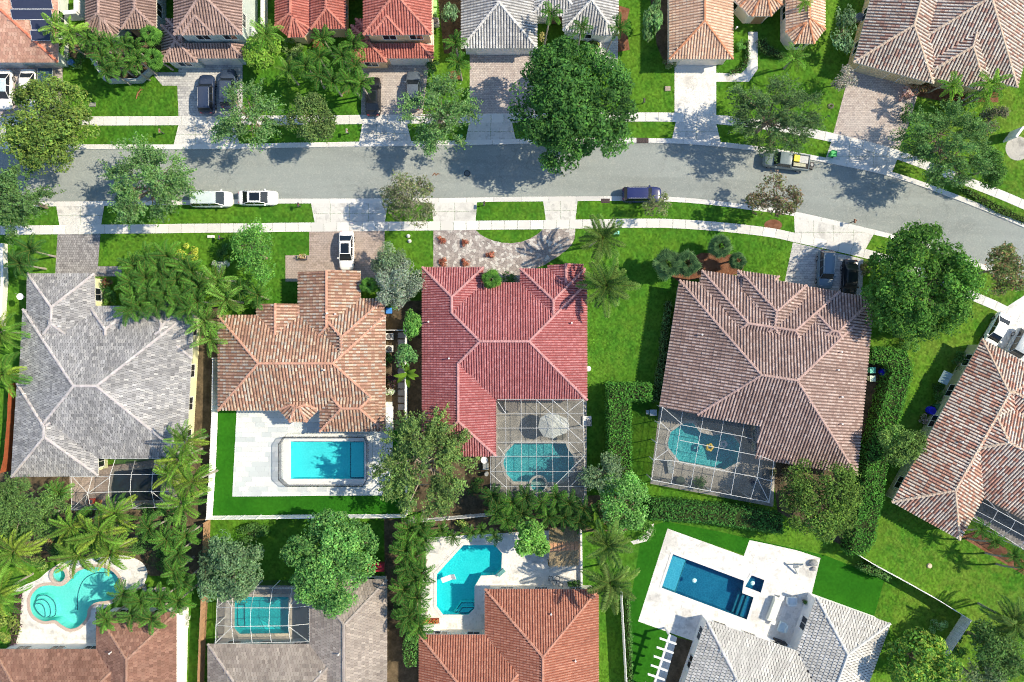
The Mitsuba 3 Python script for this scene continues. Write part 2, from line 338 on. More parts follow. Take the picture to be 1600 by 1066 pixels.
# soil and planting beds
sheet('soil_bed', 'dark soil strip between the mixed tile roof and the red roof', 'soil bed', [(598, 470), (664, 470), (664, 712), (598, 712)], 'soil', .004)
sheet('soil_bed', 'bare soil yard below the west wing of the red roof', 'soil bed', [(632, 712), (768, 712), (768, 800), (632, 800)], 'soil', .005)
sheet('soil_bed', 'gravelly soil strip between the grey roof and the mixed tile roof', 'soil bed', [(296, 480), (345, 480), (332, 660), (326, 800), (280, 800), (280, 660)], 'soil', .004)
sheet('soil_bed', 'soil under the palms and cage behind the grey roof', 'soil bed', [(0, 735), (282, 720), (328, 800), (312, 900), (235, 900), (200, 875), (0, 880)], 'soil', .006)
sheet('soil_bed', 'dark soil strip beside the brown hedge side of the brown roof', 'soil bed', [(1350, 545), (1392, 548), (1362, 690), (1340, 760), (1335, 720)], 'soil', .004)
sheet('soil_bed', 'soil bed behind the brown roof cage under the olive tree', 'soil bed', [(1205, 720), (1340, 740), (1330, 860), (1215, 800)], 'soil', .004)
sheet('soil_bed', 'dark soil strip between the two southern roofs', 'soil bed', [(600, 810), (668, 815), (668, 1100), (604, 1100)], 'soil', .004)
sheet('soil_bed', 'soil planting strip north of the angular pool', 'soil bed', [(660, 795), (980, 770), (980, 830), (664, 836)], 'soil', .0075)
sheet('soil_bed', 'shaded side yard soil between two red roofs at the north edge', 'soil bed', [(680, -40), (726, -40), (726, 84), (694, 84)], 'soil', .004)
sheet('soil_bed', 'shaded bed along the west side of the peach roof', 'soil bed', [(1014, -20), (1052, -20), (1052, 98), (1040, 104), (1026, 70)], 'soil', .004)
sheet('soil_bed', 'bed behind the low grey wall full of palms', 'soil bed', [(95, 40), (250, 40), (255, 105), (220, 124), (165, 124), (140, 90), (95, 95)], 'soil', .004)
sheet('mulch_bed', 'reddish mulch bed beside the pale walk', 'mulch bed', [(964, 8), (984, 14), (978, 40), (984, 78), (962, 82)], 'mulch', .004)
sheet('mulch_bed', 'mulch bed in front of the eastern garage of the whitewashed roof', 'mulch bed', [(1445, 130), (1560, 140), (1560, 160), (1470, 158), (1432, 150)], 'mulch', .004)
sheet('mulch_bed', 'mulch bed under the blue fan palms', 'mulch bed', [(1040, 425), (1096, 395), (1145, 398), (1165, 410), (1158, 428), (1060, 440)], 'mulch', .004)
sheet('mulch_bed', 'mulch strip along the east cage planting', 'mulch bed', [(1500, 838), (1530, 828), (1620, 890), (1610, 905)], 'mulch', .004)
sheet('mulch_bed', 'mulch ring under the palms beside the pink drive', 'mulch bed', poly(arc(712, 118, 10, ry=8)), 'mulch', .004)
sheet('mulch_bed', 'mulch ring under the southern coconut palm on the verge lawn', 'mulch bed', poly(arc(1208, 352, 14, ry=9)), 'mulch', .004)
sheet('turf', 'dark green artificial turf round the marble pool deck', 'artificial turf', [(330, 640), (370, 640), (365, 774), (613, 774), (613, 672), (633, 672), (631, 808), (328, 808)], 'turf', .009)
sheet('turf', 'vivid artificial turf beside the long white deck', 'artificial turf', [(1012, 824), (1040, 815), (1120, 830), (1200, 848), (1290, 868), (1382, 905), (1366, 962), (1275, 935), (1262, 934), (1170, 870), (1160, 866), (1045, 828), (998, 970), (1048, 990), (1030, 1080), (984, 1080), (985, 940), (1000, 850)], 'turf', .009)
sheet('path', 'narrow stone edged path curving under the banana clump', 'path', [(985, 846), (1000, 842), (1010, 832), (1017, 820), (1022, 818), (1020, 832), (1010, 846), (990, 851)], 'concrete', .0115)

# joints cut between marble deck pavers show as a darker bed
deck = poly([(370, 638), (363, 776), (613, 774), (614, 628), (560, 628), (372, 634)])
k = struct('pool_deck', 'pale marble paver deck round the rectangular pool', 'pool deck')
hole = POOLS['rect'].buffer(.95)
put(k, MB().poly(deck.difference(hole), .014, col=(.38, .42, .44)), 'matte')
b = deck.bounds; count = 0; small = MB()
for iy, y in enumerate(np.arange(b[1], b[3], .62)):
    for x in np.arange(b[0] - (iy % 3) * .4, b[2], 1.22):
        cell = sbox(x + .008, y + .008, x + 1.212, y + .612).intersection(deck).difference(hole)
        if cell.area < .05: continue
        g = rng.normal(0, .035); w = rng.random()
        c = np.array([.66, .69, .70]) * (1 + g) if w < .7 else np.array([.54, .59, .62]) * (1 + g)
        m = MB().poly(cell, .0145, .03, c)
        if count < 300: part(k, 'paver', m, 'matte')
        else: small.poly(cell, .0145, .03, c)
        count += 1
if small.n:
    q = part(k, 'paver_field', small, 'matte'); labels[q] = {'kind': 'stuff'}

sheet('pool_deck', 'white free form deck round the lagoon pool', 'pool deck',
      smoothloop([(33, 925), (36, 916), (60, 905), (78, 890), (105, 876), (150, 872), (190, 868), (218, 876), (230, 892), (226, 910), (210, 921)], 4)[:44] + [(204, 926), (172, 945), (151, 958), (149, 1025), (23, 1025), (27, 975)], 'white_deck', .012)
sheet('pool_deck', 'pale sandy deck of the screened pool behind the red roof', 'pool deck', [(768, 618), (917, 618), (917, 790), (768, 790)], 'grey_deck', .012)
sheet('pool_deck', 'pale deck of the screened pool behind the brown roof', 'pool deck', [(1032, 622), (1216, 652), (1208, 792), (1016, 756)], 'grey_deck', .012)
sheet('pool_deck', 'stone deck inside the small southern cage', 'pool deck', [(340, 915), (486, 915), (486, 1015), (340, 1015)], 'grey_deck', .012)
sheet('pool_deck', 'white deck round the angular turquoise pool', 'pool deck', [(668, 840), (908, 826), (908, 926), (770, 926), (770, 1005), (655, 1000), (660, 900)], 'white_deck', .012)
sheet('pool_deck', 'long white deck round the deep blue pool', 'pool deck', [(1043, 826), (1162, 869), (1171, 844), (1200, 850), (1245, 860), (1282, 872), (1266, 937), (1245, 1090), (1072, 1080), (1090, 1004), (997, 971)], 'white_deck', .012)

# pools
def pool(key, label, bsdf, depth=1.4, cop=.32, copcol=(.62, .6, .56), level=-.12, name='swimming_pool', steps=(), z0=.03):
    pg = POOLS[key]; k = thing(name, label, 'pool' if name == 'swimming_pool' else 'spa')
    m = MB(); m.poly(pg.buffer(.02), -depth)
    for g in [pg]:
        r = np.array(shapely.geometry.polygon.orient(g).exterior.coords)[:-1]; n = len(r); i = np.arange(n); j = (i + 1) % n
        m.add(np.vstack([np.c_[r, np.full(n, -depth)], np.c_[r, np.full(n, z0 + .02)]]), np.stack([i, i + n, j + n, j], 1))
    part(k, 'basin', m, bsdf, vc=False)
    part(k, 'water', MB().poly(pg, level), 'water', vc=False)
    if cop: part(k, 'coping', MB().poly(pg.buffer(cop).difference(pg.buffer(-.05)), -.02, z0 + .035, copcol), 'matte')
    for s in steps: part(k, 'step_edge', MB().poly(poly(s[0]).buffer(-.02).difference(poly(s[0]).buffer(-.13)), s[1] + .006, None, (.02, .12, .16)), 'matte')
    for s in steps: part(k, 'step', MB().poly(poly(s[0]), -depth + .01, s[1]), s[2] if len(s) > 2 else bsdf, vc=False)
    return k
pool('lagoon', 'turquoise free form lagoon pool with curved entry steps', 'plaster_green', copcol=(.50, .40, .35), steps=[
    (smoothloop([(48, 948), (52, 935), (66, 933), (80, 945), (81, 965), (68, 969), (54, 961)], 3), -.75), (smoothloop([(49, 948), (53, 940), (65, 939), (74, 949), (75, 964), (66, 968), (55, 960)], 3), -.5), (smoothloop([(50, 948), (54, 944), (63, 945), (68, 954), (68, 967), (57, 960)], 3), -.3)])
part('swimming_pool', 'depth_line', MB().poly(LineString(PP(smoothline([(110, 960), (111, 933), (121, 911), (142, 901), (167, 902)], 5))).buffer(.06), -1.395, None, (.02, .14, .17)), 'matte')
pool('lagoon_spa', 'round raised spa beside the lagoon pool', 'plaster_green', .9, .28, (.50, .42, .38), name='spa', level=.2, z0=.3)
pool('rect', 'bright cyan rectangular pool with a shallow end', 'plaster_cyan', cop=.92, copcol=(.68, .70, .70), steps=[([(546, 690), (569, 690), (569, 748), (546, 748)], -.32)])
pool('red_house', 'kidney cornered teal pool inside the cage of the red roof', 'plaster_teal')
pool('red_spa', 'round spa at the edge of the caged teal pool', 'plaster_teal', .9, .22, (.6, .6, .57), name='spa', level=.12, z0=.2)
pool('brown_house', 'many sided teal pool inside the cage of the brown roof', 'plaster_teal')
pool('caged', 'turquoise pool in the small cage at the south edge', 'plaster_aqua', copcol=(.66, .6, .5), steps=[([(366, 948), (379, 948), (379, 985), (371, 985), (366, 980)], -.8)])
pool('angular', 'turquoise angular pool with corner steps', 'plaster_aqua', copcol=(.70, .69, .67), steps=[([(714, 960), (722, 950), (741, 950), (741, 952), (732, 960)], -.3), ([(708, 960), (720, 944), (741, 944), (741, 953), (731, 960)], -.6)])
pool('blue', 'deep blue rectangular pool with broad end steps', 'plaster_blue', cop=.25, copcol=(.74, .73, .71), steps=[([(1146, 960), (1158, 926), (1162, 927), (1150, 961)], -.75), ([(1151, 962), (1163, 928), (1168, 930), (1156, 964)], -.5), ([(1157, 964), (1169, 930), (1177, 933), (1166, 968)], -.3), ([(1052, 866), (1034, 919), (1057, 927.5), (1075, 874)], -.45, 'plaster_ledge')])
pool('blue_spa', 'small square blue spa joined to the deep blue pool', 'plaster_blue', .8, .2, (.74, .73, .71), name='spa')
# ---------------------------------------------------------------- houses
def halfplane(a, b, c, size=300.):
    """polygon of a*x + b*y + c >= 0"""
    n = math.hypot(a, b)
    if n < 1e-9: return sbox(-size * 3, -size * 3, size * 3, size * 3) if c > 0 else Polygon()
    a, b, c = a / n, b / n, c / n
    o = np.array([-a * c, -b * c]); t = np.array([-b, a]); nn = np.array([a, b])
    return Polygon([o - t * size, o + t * size, o + t * size + nn * 2 * size, o - t * size + nn * 2 * size])

class Roof:
    def __init__(s): s.faces, s.prims = [], []
    def add(s, pts, ez, slope, gables=(), clip=None):
        """pts: convex outline of the eaves in world metres; gables: edges without a slope of their own"""
        pg = shapely.geometry.polygon.orient(Polygon(pts)); pts = np.array(pg.exterior.coords)[:-1]
        n = len(pts); E = []
        for i in range(n):
            d = pts[(i + 1) % n] - pts[i]; d /= np.linalg.norm(d); nn = np.array([-d[1], d[0]])
            gab = any(np.hypot(*((pts[i] + pts[(i + 1) % n]) / 2 - g)) < .45 * np.linalg.norm(pts[(i + 1) % n] - pts[i]) and abs(nn @ (np.asarray(g) - pts[i])) < 1.2 for g in gables)
            E.append((pts[i], pts[(i + 1) % n], d, nn, gab))
        body = pg if clip is None else pg.intersection(clip)
        j = len(s.prims); s.prims.append((body, ez, E, slope))
        for i, e in enumerate(E):
            if e[4]: continue
            reg = body
            for m, f in enumerate(E):
                if m == i or f[4]: continue
                a = f[3] - e[3]; c = -f[3] @ f[0] + e[3] @ e[0]
                reg = reg.intersection(halfplane(a[0], a[1], c))
            if reg.area > .05: s.faces.append(dict(poly=reg, d=e[2], n=e[3], a=e[0], ez=ez, slope=slope, prim=j))
    def plane(s, f):      # z = A x + B y + C
        return f['slope'] * f['n'][0], f['slope'] * f['n'][1], f['ez'] - f['slope'] * (f['n'] @ f['a'])
    def solve(s):
        out = []
        for f in s.faces:
            vis = f['poly']; A = s.plane(f)
            for g in s.faces:
                if g['prim'] == f['prim'] or not g['poly'].intersects(vis): continue
                Bp = s.plane(g); e = 1e-4 if g['prim'] < f['prim'] else -1e-4
                hp = halfplane(Bp[0] - A[0], Bp[1] - A[1], Bp[2] - A[2] + e)
                vis = vis.difference(g['poly'].intersection(hp))
            f['vis'] = vis.buffer(-.005).buffer(.005)
        s.faces = [f for f in s.faces if f['vis'].area > .05]
    def z(s, x, y):
        b = 0
        for f in s.faces:
            if f['poly'].buffer(.02).contains(Point(x, y)):
                A = s.plane(f); b = max(b, A[0] * x + A[1] * y + A[2])
        return b

def tiles_on(f, style):
    vis = f['vis']; pitch, L = style['pitch'], style['row']
    d, n, a = f['d'], f['n'], f['a']; sl = f['slope']; cs = 1 / math.sqrt(1 + sl * sl)
    pts = np.vstack([np.array(g.exterior.coords) for g in getattr(vis, 'geoms', [vis])])
    u, v = (pts - a) @ d, (pts - a) @ n
    Lp = L * cs
    U, V = np.meshgrid(np.arange(math.floor(u.min() / pitch) * pitch, u.max() + pitch, pitch), np.arange(-.05, v.max() + Lp, Lp), indexing='ij')
    if style['kind'] == 'flat': U = U + (np.round((V + .05) / Lp) % 2) * pitch / 2
    U, V = U.ravel(), V.ravel()
    c = a + np.outer(U + pitch / 2, d) + np.outer(V + Lp / 2, n)
    w = shapely.contains_xy(vis.buffer(.06), c[:, 0], c[:, 1])
    # only what lies within reach of the picture
    w &= (np.abs(c[:, 0]) < 74) & (np.abs(c[:, 1]) < 52)
    U, V = U[w], V[w]; N = len(U)
    if N == 0: return None
    if style['kind'] == 'barrel':
        bw = pitch * .66
        prof = [(-bw / 2, .0), (-bw * .27, style['h']), (bw * .27, style['h']), (bw / 2, .0)]
        t = [(pitch / 2 + x * .9, Lp * 1.06, z + .005) for x, z in prof] + [(pitch / 2 + x, -.02, z + .035) for x, z in prof]
        F = [[4, 5, 1, 0], [5, 6, 2, 1], [6, 7, 3, 2], [4, 7, 6, 5]]
    else:
        g = style.get('joint', .014); th = style.get('thick', .05)
        t = [(g, -.02, th), (pitch - g, -.02, th), (pitch - g, Lp * 1.05, .012), (g, Lp * 1.05, .012), (g, -.02, .0), (pitch - g, -.02, .0)]
        F = [[0, 1, 2, 3], [4, 5, 1, 0]]
    t = np.array(t); K = len(t)
    jit = rng.normal(0, .007, (N, 1))
    uu = U[:, None] + t[None, :, 0]; vv = V[:, None] + t[None, :, 1]; zz = t[None, :, 2] + jit * (t[None, :, 2] > .02)
    xy = a[None, None] + uu[..., None] * d + vv[..., None] * n
    z = f['ez'] + sl * vv + zz
    vert = np.concatenate([xy, z[..., None]], -1).reshape(-1, 3)
    F = np.array(F); fa = (F[None] + (np.arange(N) * K)[:, None, None]).reshape(-1, 4)
    pal = np.array(style['pal']); cc = xy.mean(1)
    pick = rng.choice(len(pal), N, p=style.get('w'))
    tone = 1 + rng.normal(0, style.get('var', .07), N) + (meshkit.fbm(np.c_[cc * .28, np.zeros(N)], 4, 3) - .5) * style.get('stain', .5) + (meshkit.fbm(np.c_[U * 1.3, V * .16, np.full(N, f['a'][0])], 3, 9) - .5) * .42
    col = pal[pick] * np.clip(tone, .4, 1.5)[:, None]
    return vert, fa, np.repeat(col, K, 0)

def ridge_mesh(p0, p1, z0, z1, style):
    L = math.hypot(p1[0] - p0[0], p1[1] - p0[1], z1 - z0); n = max(1, int(L / .40)); m = MB()
    A, B = np.array([*p0, z0]), np.array([*p1, z1])
    if A[2] > B[2]: A, B = B, A
    t = (B - A) / L; s = np.array([-t[1], t[0], 0]); s /= np.linalg.norm(s) + 1e-9; up = np.cross(t, s)
    if up[2] < 0: up, s = -up, -s
    w = style.get('capw', .17); prof = [(-w, -.03), (-w * .55, .10), (w * .55, .10), (w, -.03)]
    V, F, C = [], [], []
    base = np.array(style['cap'])
    for i in range(n):
        a, b = A + (B - A) * (i / n) - t * .03, A + (B - A) * ((i + 1) / n)
        k = len(V)
        V += [a + s * x + up * (y + .035) for x, y in prof] + [b + s * x * .92 + up * y for x, y in prof]
        F += [[k, k + 1, k + 5, k + 4], [k + 1, k + 2, k + 6, k + 5], [k + 2, k + 3, k + 7, k + 6], [k, k + 3, k + 2, k + 1]]
        C += [base * (1 + rng.normal(0, .08))] * 8
    return MB().add(V, F, np.array(C))

def house(name, label, prims, style, wall=(.62, .55, .40), trim=(.7, .68, .62), over=.5, garages=(), pipes=(), doors=(), win=True):
    """prims: list of dict(q=corner pixels | R=rect pixels, ez, sl, gab=pixel points on gable edges, clip)"""
    k = thing(name, label, 'house'); R = Roof()
    for p in prims:
        ez = p.get('ez', 2.8)
        if 'R' in p:
            x0, y0, x1, y1 = p['R']; q = [(x0, y0), (x1, y0), (x1, y1), (x0, y1)]
        else: q = p['q']
        R.add(PP(q, ez), ez, p.get('sl', .42), [P(*g, ez)[:2] for g in p.get('gab', ())], None if 'clip' not in p else poly(p['clip'], ez))
    R.solve()
    # roof deck, tiles, ridge caps
    m = MB(); tm = MB()
    for f in R.faces:
        A = R.plane(f)
        for g in getattr(f['vis'], 'geoms', [f['vis']]):
            q = MB().poly(g, 0.)
            if not q.n: continue
            v, fc, c = q.arrays(); v[:, 2] = A[0] * v[:, 0] + A[1] * v[:, 1] + A[2] - .012
            m.add(v, fc, np.array(style['deck']))
        r = tiles_on(f, style)
        if r: tm.add(*r)
    rk = part(k, 'roof', m, 'tile_clay')
    if tm.n:
        q = part(rk, 'tile', tm, 'tile_clay'); labels[q] = {'kind': 'stuff'}
    for i, f in enumerate(R.faces):
        for g in R.faces[i + 1:]:
            if g['prim'] != f['prim']: continue
            a, b = f['vis'].buffer(.03), g['vis'].buffer(.03)
            if not a.intersects(b): continue
            it = a.intersection(b)
            for s_ in getattr(it, 'geoms', [it]):
                if s_.is_empty or s_.area < 1e-3: continue
                rc = np.array(s_.minimum_rotated_rectangle.exterior.coords)
                l0, l1 = np.linalg.norm(rc[1] - rc[0]), np.linalg.norm(rc[2] - rc[1])
                if max(l0, l1) < .6: continue
                if l0 < l1: p0, p1 = (rc[0] + rc[1]) / 2, (rc[2] + rc[3]) / 2
                else: p0, p1 = (rc[1] + rc[2]) / 2, (rc[3] + rc[0]) / 2
                if min(np.abs(p0).max(), np.abs(p1).max()) > 80: continue
                A, B = R.plane(f), R.plane(g)
                zz = [min(A[0] * p[0] + A[1] * p[1] + A[2], B[0] * p[0] + B[1] * p[1] + B[2]) for p in (p0, p1)]
                part(rk, 'ridge_cap', ridge_mesh(p0, p1, zz[0], zz[1], style), 'tile_clay')
    # walls, soffit, fascia per eave level
    wm, fm = MB(), MB(); edges = []
    for ez in sorted({p[1] for p in R.prims}):
        out = unary_union([p[0].buffer(.01) for p in R.prims if p[1] == ez]).buffer(.05, join_style=2).buffer(-.06, join_style=2)
        w = out.buffer(-over, join_style=2).buffer(-.2, join_style=2).buffer(.2, join_style=2)
        wm.poly(w, -.1, ez - .13, wall)
        fm.poly(out, ez - .12, ez - .09, trim)
        fm.poly(out.buffer(-.015).difference(out.buffer(-.06)), ez - .24, ez - .02, trim)
        for g in getattr(w, 'geoms', [w]):
            r = np.array(shapely.geometry.polygon.orient(g).exterior.coords)
            for a, b in zip(r[:-1], r[1:]):
                if np.linalg.norm(b - a) > .3: edges.append((a, b, ez))
        # gable ends
        for body, e2, E, sl in R.prims:
            if e2 != ez: continue
            for e in E:
                if not e[4]: continue
                ii = over * .7; a, b = e[0] + e[3] * ii + e[2] * over * .9, e[1] + e[3] * ii - e[2] * over * .9
                prof = []
                for t_ in np.linspace(0, 1, 9):
                    p = a + (b - a) * t_
                    prof.append([*p, ez - .06 + sl * max(0, min(x[3] @ (p - x[0]) for x in E if not x[4]))])
                V = np.array(prof + [[*a, ez - .3], [*b, ez - .3]]); n = len(prof)
                wm.add(V, [[n, n + 1, n - 1]] + [[n, i + 1, i] for i in range(n - 1)], wall)
    part(k, 'wall', wm, 'matte')
    part(k, 'fascia', fm, 'matte')
    used = []
    def frame_of(pt, zmid, width):
        q = P(*pt, zmid)[:2]; best = None
        for a, b, ez in edges:
            L = np.linalg.norm(b - a); d = (b - a) / L; t = np.clip((q - a) @ d, 0, L); dist = np.linalg.norm(a + d * t - q)
            if (best is None or dist < best[0]) and L > .8: best = (dist, a, b, d, t, L, ez)
        _, a, b, d, t, L, ez = best; width = min(width, L - .3); t = np.clip(t, width / 2 + .1, L - width / 2 - .1)
        used.append((tuple(a), t, width))
        M = np.array([[d[0], d[1], 0], [d[1], -d[0], 0], [0, 0, 1]])   # local x along wall, y outwards
        return (M.T, np.array([*(a + d * t), 0.])), width
    for g in garages:
        M, w = frame_of(g[:2], 1.1, g[2])
        q = part(k, 'garage_door', MB().box((-w / 2 - .12, .005, 0), (w / 2 + .12, .05, 2.25), trim, M), 'matte')
        for r in range(4): part(q, 'panel', MB().box((-w / 2, .03, .04 + r * .53), (w / 2, .085, .53 + r * .53), g[3] if len(g) > 3 else (.66, .65, .62), M), 'paint')
    for g in doors:
        M, w = frame_of(g[:2], 1.0, g[2])
        q = part(k, 'door', MB().box((-w / 2, .01, 0), (w / 2, .07, 2.1), g[3], M), 'paint')
        part(q, 'handle', MB().box((w / 2 - .14, .07, 1.0), (w / 2 - .1, .12, 1.15), (.5, .45, .3), M), 'metal')
    if win:
        for a, b, ez in edges:
            L = np.linalg.norm(b - a); d = (b - a) / L; mid = (a + b) / 2
            if L < 1.5 or abs(mid[0]) > 70 or abs(mid[1]) > 48: continue
            M = (np.array([[d[0], d[1], 0], [d[1], -d[0], 0], [0, 0, 1]]).T, None)
            for t in (np.arange(int(max(1, L // 3.6))) + .5) * L / max(1, L // 3.6):
                w = min(1.5, L - .8)
                if any(np.allclose(u[0], a) and abs(u[1] - t) < u[2] / 2 + w / 2 + .1 for u in used): continue
                if w < .6: continue
                Mo = (M[0], np.array([*(a + d * t), 0.])); z0, z1 = ez - 1.95, ez - .75
                fr = MB()
                for bx in (((-w / 2 - .08, z0 - .08), (-w / 2, z1 + .08)), ((w / 2, z0 - .08), (w / 2 + .08, z1 + .08)), ((-w / 2, z0 - .08), (w / 2, z0)), ((-w / 2, z1), (w / 2, z1 + .08)), ((-.025, z0), (.025, z1))):
                    fr.box((bx[0][0], .004, bx[0][1]), (bx[1][0], .07, bx[1][1]), (.75, .75, .73), Mo)
                q = part(k, 'window', fr, 'paint')
                part(q, 'pane', MB().box((-w / 2, .006, z0), (w / 2, .03, z1), M=Mo), 'dark_glass', vc=False)
    for x, y in pipes:
        z = R.z(*P(x, y, 4.2)[:2]); q = P(x, y, z)
        part(k, 'vent_pipe', MB().tube([q + [0, 0, -.05], q + [0, 0, .42]], .07, 7, (.75, .75, .74)).tube([q + [0, 0, .42], q + [0, 0, .47]], .11, 7, (.7, .7, .7)), 'matte')
    return k, R

def S_(kind, pal, cap, deck, pitch=.33, row=.42, h=.085, **k):
    return dict(kind=kind, pal=pal, cap=cap, deck=deck, pitch=pitch, row=row, h=h, **k)
ST_GREY = S_('flat', [(.31, .31, .325), (.37, .37, .385), (.27, .27, .285), (.42, .415, .42)], (.50, .47, .48), (.10, .10, .11), .30, .44, var=.10, joint=.022)
ST_MIX = S_('barrel', [(.46, .30, .225), (.41, .25, .19), (.52, .40, .31), (.45, .40, .35), (.37, .22, .17)], (.55, .31, .23), (.24, .14, .10), .38, .44, .085, var=.09)
ST_RED = S_('barrel', [(.395, .16, .168), (.445, .205, .215), (.36, .145, .152)], (.50, .265, .27), (.26, .06, .065), .30, .40, .06, stain=.25, var=.05)
ST_BROWN = S_('barrel', [(.35, .255, .232), (.40, .30, .275), (.31, .22, .20), (.45, .355, .33)], (.45, .32, .295), (.16, .11, .10), .37, .44, .085, var=.06)
ST_EAST = S_('barrel', [(.62, .53, .46), (.55, .32, .24), (.66, .59, .52), (.50, .28, .22)], (.58, .46, .36), (.20, .12, .10), .38, .44, .09, var=.07, w=[.36, .24, .24, .16])
ST_TAUPE = S_('barrel', [(.34, .24, .21), (.38, .27, .24), (.30, .21, .19)], (.42, .30, .27), (.15, .10, .09), .34, .42, .08, var=.05)
ST_CORAL = S_('barrel', [(.43, .155, .13), (.475, .19, .16), (.395, .14, .115)], (.54, .22, .175), (.30, .09, .075), .32, .42, .07, var=.05, stain=.3)
ST_SILVER = S_('barrel', [(.50, .50, .51), (.58, .58, .58), (.45, .45, .46)], (.62, .61, .60), (.24, .24, .25), .34, .44, .08, var=.07)
ST_PEACH = S_('barrel', [(.66, .47, .35), (.70, .54, .42), (.62, .42, .31)], (.56, .26, .15), (.45, .27, .19), .34, .42, .06, var=.06)
ST_FLATRED = S_('flat', [(.52, .30, .23), (.57, .36, .28), (.48, .27, .21)], (.60, .20, .13), (.30, .15, .11), .36, .42, var=.06)
ST_RUST = S_('flat', [(.26, .145, .11), (.295, .17, .13), (.23, .125, .095)], (.36, .22, .17), (.14, .06, .05), .36, .42, var=.08)
ST_DRAB = S_('flat', [(.31, .27, .245), (.35, .31, .28), (.27, .235, .215)], (.38, .34, .32), (.13, .11, .10), .34, .44, var=.07)
ST_TERRA = S_('barrel', [(.385, .18, .13), (.43, .215, .16), (.35, .16, .12)], (.47, .24, .18), (.28, .09, .06), .31, .42, .07, var=.05, stain=.25)
ST_WHITE = S_('flat', [(.52, .515, .50), (.57, .565, .55), (.48, .475, .46)], (.62, .62, .61), (.05, .05, .05), .36, .5, var=.05, stain=.25, joint=.035, thick=.075)

HOUSES = {}
def H(name, label, prims, style, **k):
    HOUSES[name] = house('house', label, prims, style, **k)

H('H1', 'single storey house with mottled grey tile roof, west end of the middle row', [
    dict(q=[(43, 428), (147, 428), (150, 560), (40, 560)]), dict(q=[(36, 484), (303, 484), (290, 716), (24, 716)]),
    dict(q=[(27, 600), (152, 600), (153, 743), (18, 745)]), dict(q=[(140, 479), (211, 479), (211, 560), (138, 560)], sl=.5),
    dict(q=[(212, 512), (240, 470), (300, 470), (300, 560), (212, 560)])], ST_GREY, wall=(.66, .66, .42), over=.45,
  garages=[(95, 440, 4.8)], doors=[(226, 500, 1.1, (.3, .2, .12))], pipes=[(40, 615), (95, 510)])
H('H2', 'single storey house with mixed orange, cream and grey barrel tile roof', [
    dict(R=(341, 493, 602, 641)), dict(R=(466, 425, 563, 560), gab=[(514, 425)], sl=.36), dict(R=(480, 467, 600, 641)),
    dict(R=(401, 475, 467, 560), gab=[(434, 475)], sl=.38), dict(R=(500, 600, 602, 674)),
    dict(q=[(436, 612), (436, 640), (453, 659), (479, 659), (498, 640), (498, 612)], sl=.36)], ST_MIX, wall=(.72, .62, .42),
  garages=[(449, 425, 2.6, (.4, .3, .22))], doors=[(434, 484, 1.2, (.3, .17, .1))], pipes=[(508, 578), (512, 490), (525, 491)])
H('H3', 'single storey house with bright red barrel tile roof in the middle of the picture', [
    dict(R=(660, 442, 917, 625)), dict(R=(660, 418, 755, 560)), dict(R=(660, 500, 775, 713)), dict(R=(813, 420, 914, 560)),
    dict(R=(786, 445, 836, 530), sl=.46), dict(R=(856, 414, 911, 470), gab=[(884, 414)], sl=.40)], ST_RED, wall=(.70, .66, .58),
  doors=[(784, 452, 1.6, (.35, .2, .13))], pipes=[(702, 560), (670, 503), (893, 505)])
def RF(o, deg):
    """rectangle corners from pixel offsets in a frame turned by deg (clockwise in the picture) about o"""
    c, s = math.cos(math.radians(deg)), math.sin(math.radians(deg))
    return lambda u0, v0, u1, v1: [(o[0] + u * c - v * s, o[1] + u * s + v * c) for u, v in ((u0, v0), (u1, v0), (u1, v1), (u0, v1))]
f4 = RF((1060, 438), 8.5)
cut4 = [(1000, 380), (1420, 380), (1420, 800), (1180, 800), (1180, 661), (1029, 636), (1000, 632)]
H('H4', 'single storey house with weathered brown ribbed tile roof and a large pool cage', [
    dict(q=[(1062, 438), (1364, 480), (1339, 742), (1022, 690)], clip=cut4), dict(q=[(1097, 423), (1312, 456), (1292, 600), (1076, 568)], sl=.42),
    dict(q=[(1153, 423), (1217, 432), (1205, 540), (1140, 530)], sl=.44), dict(q=[(1236, 446), (1366, 466), (1352, 590), (1218, 570)]),
    dict(q=[(1163, 431), (1260, 446), (1246, 570), (1146, 554)], sl=.44, ez=3.5)], ST_BROWN, wall=(.60, .50, .40),
  garages=[(1300, 470, 5.0), (1240, 450, 2.4)], pipes=[(1313, 550), (1308, 578), (1314, 620), (1314, 662), (1096, 523)])
f5 = RF((1535, 530), 29)
H('H5', 'house with white, pink and terracotta barrel tiles, turned at an angle at the east edge', [
    dict(q=f5(0, 0, 121, 291)), dict(q=f5(2, 42, 330, 216)), dict(q=f5(0, 0, 330, 110))], ST_EAST, wall=(.50, .50, .32),
  pipes=[(1501, 690), (1590, 700), (1518, 731)], garages=[(1600, 562, 5.)])
f6 = RF((1334, 97), 15)
H('T5', 'house with whitewashed red barrel tiles turned at an angle in the north east corner', [
    dict(q=f6(0, -230, 128, 0)), dict(q=f6(112, -200, 212, -9), sl=.44), dict(q=f6(60, -300, 257, -28))],
  dict(ST_EAST, pal=[(.57, .51, .45), (.52, .42, .36), (.61, .56, .50), (.45, .29, .24)]), wall=(.66, .52, .30), over=.4,
  garages=[(1361, 118, 3.6, (.62, .52, .34)), (1420, 134, 2.6, (.62, .52, .34))])
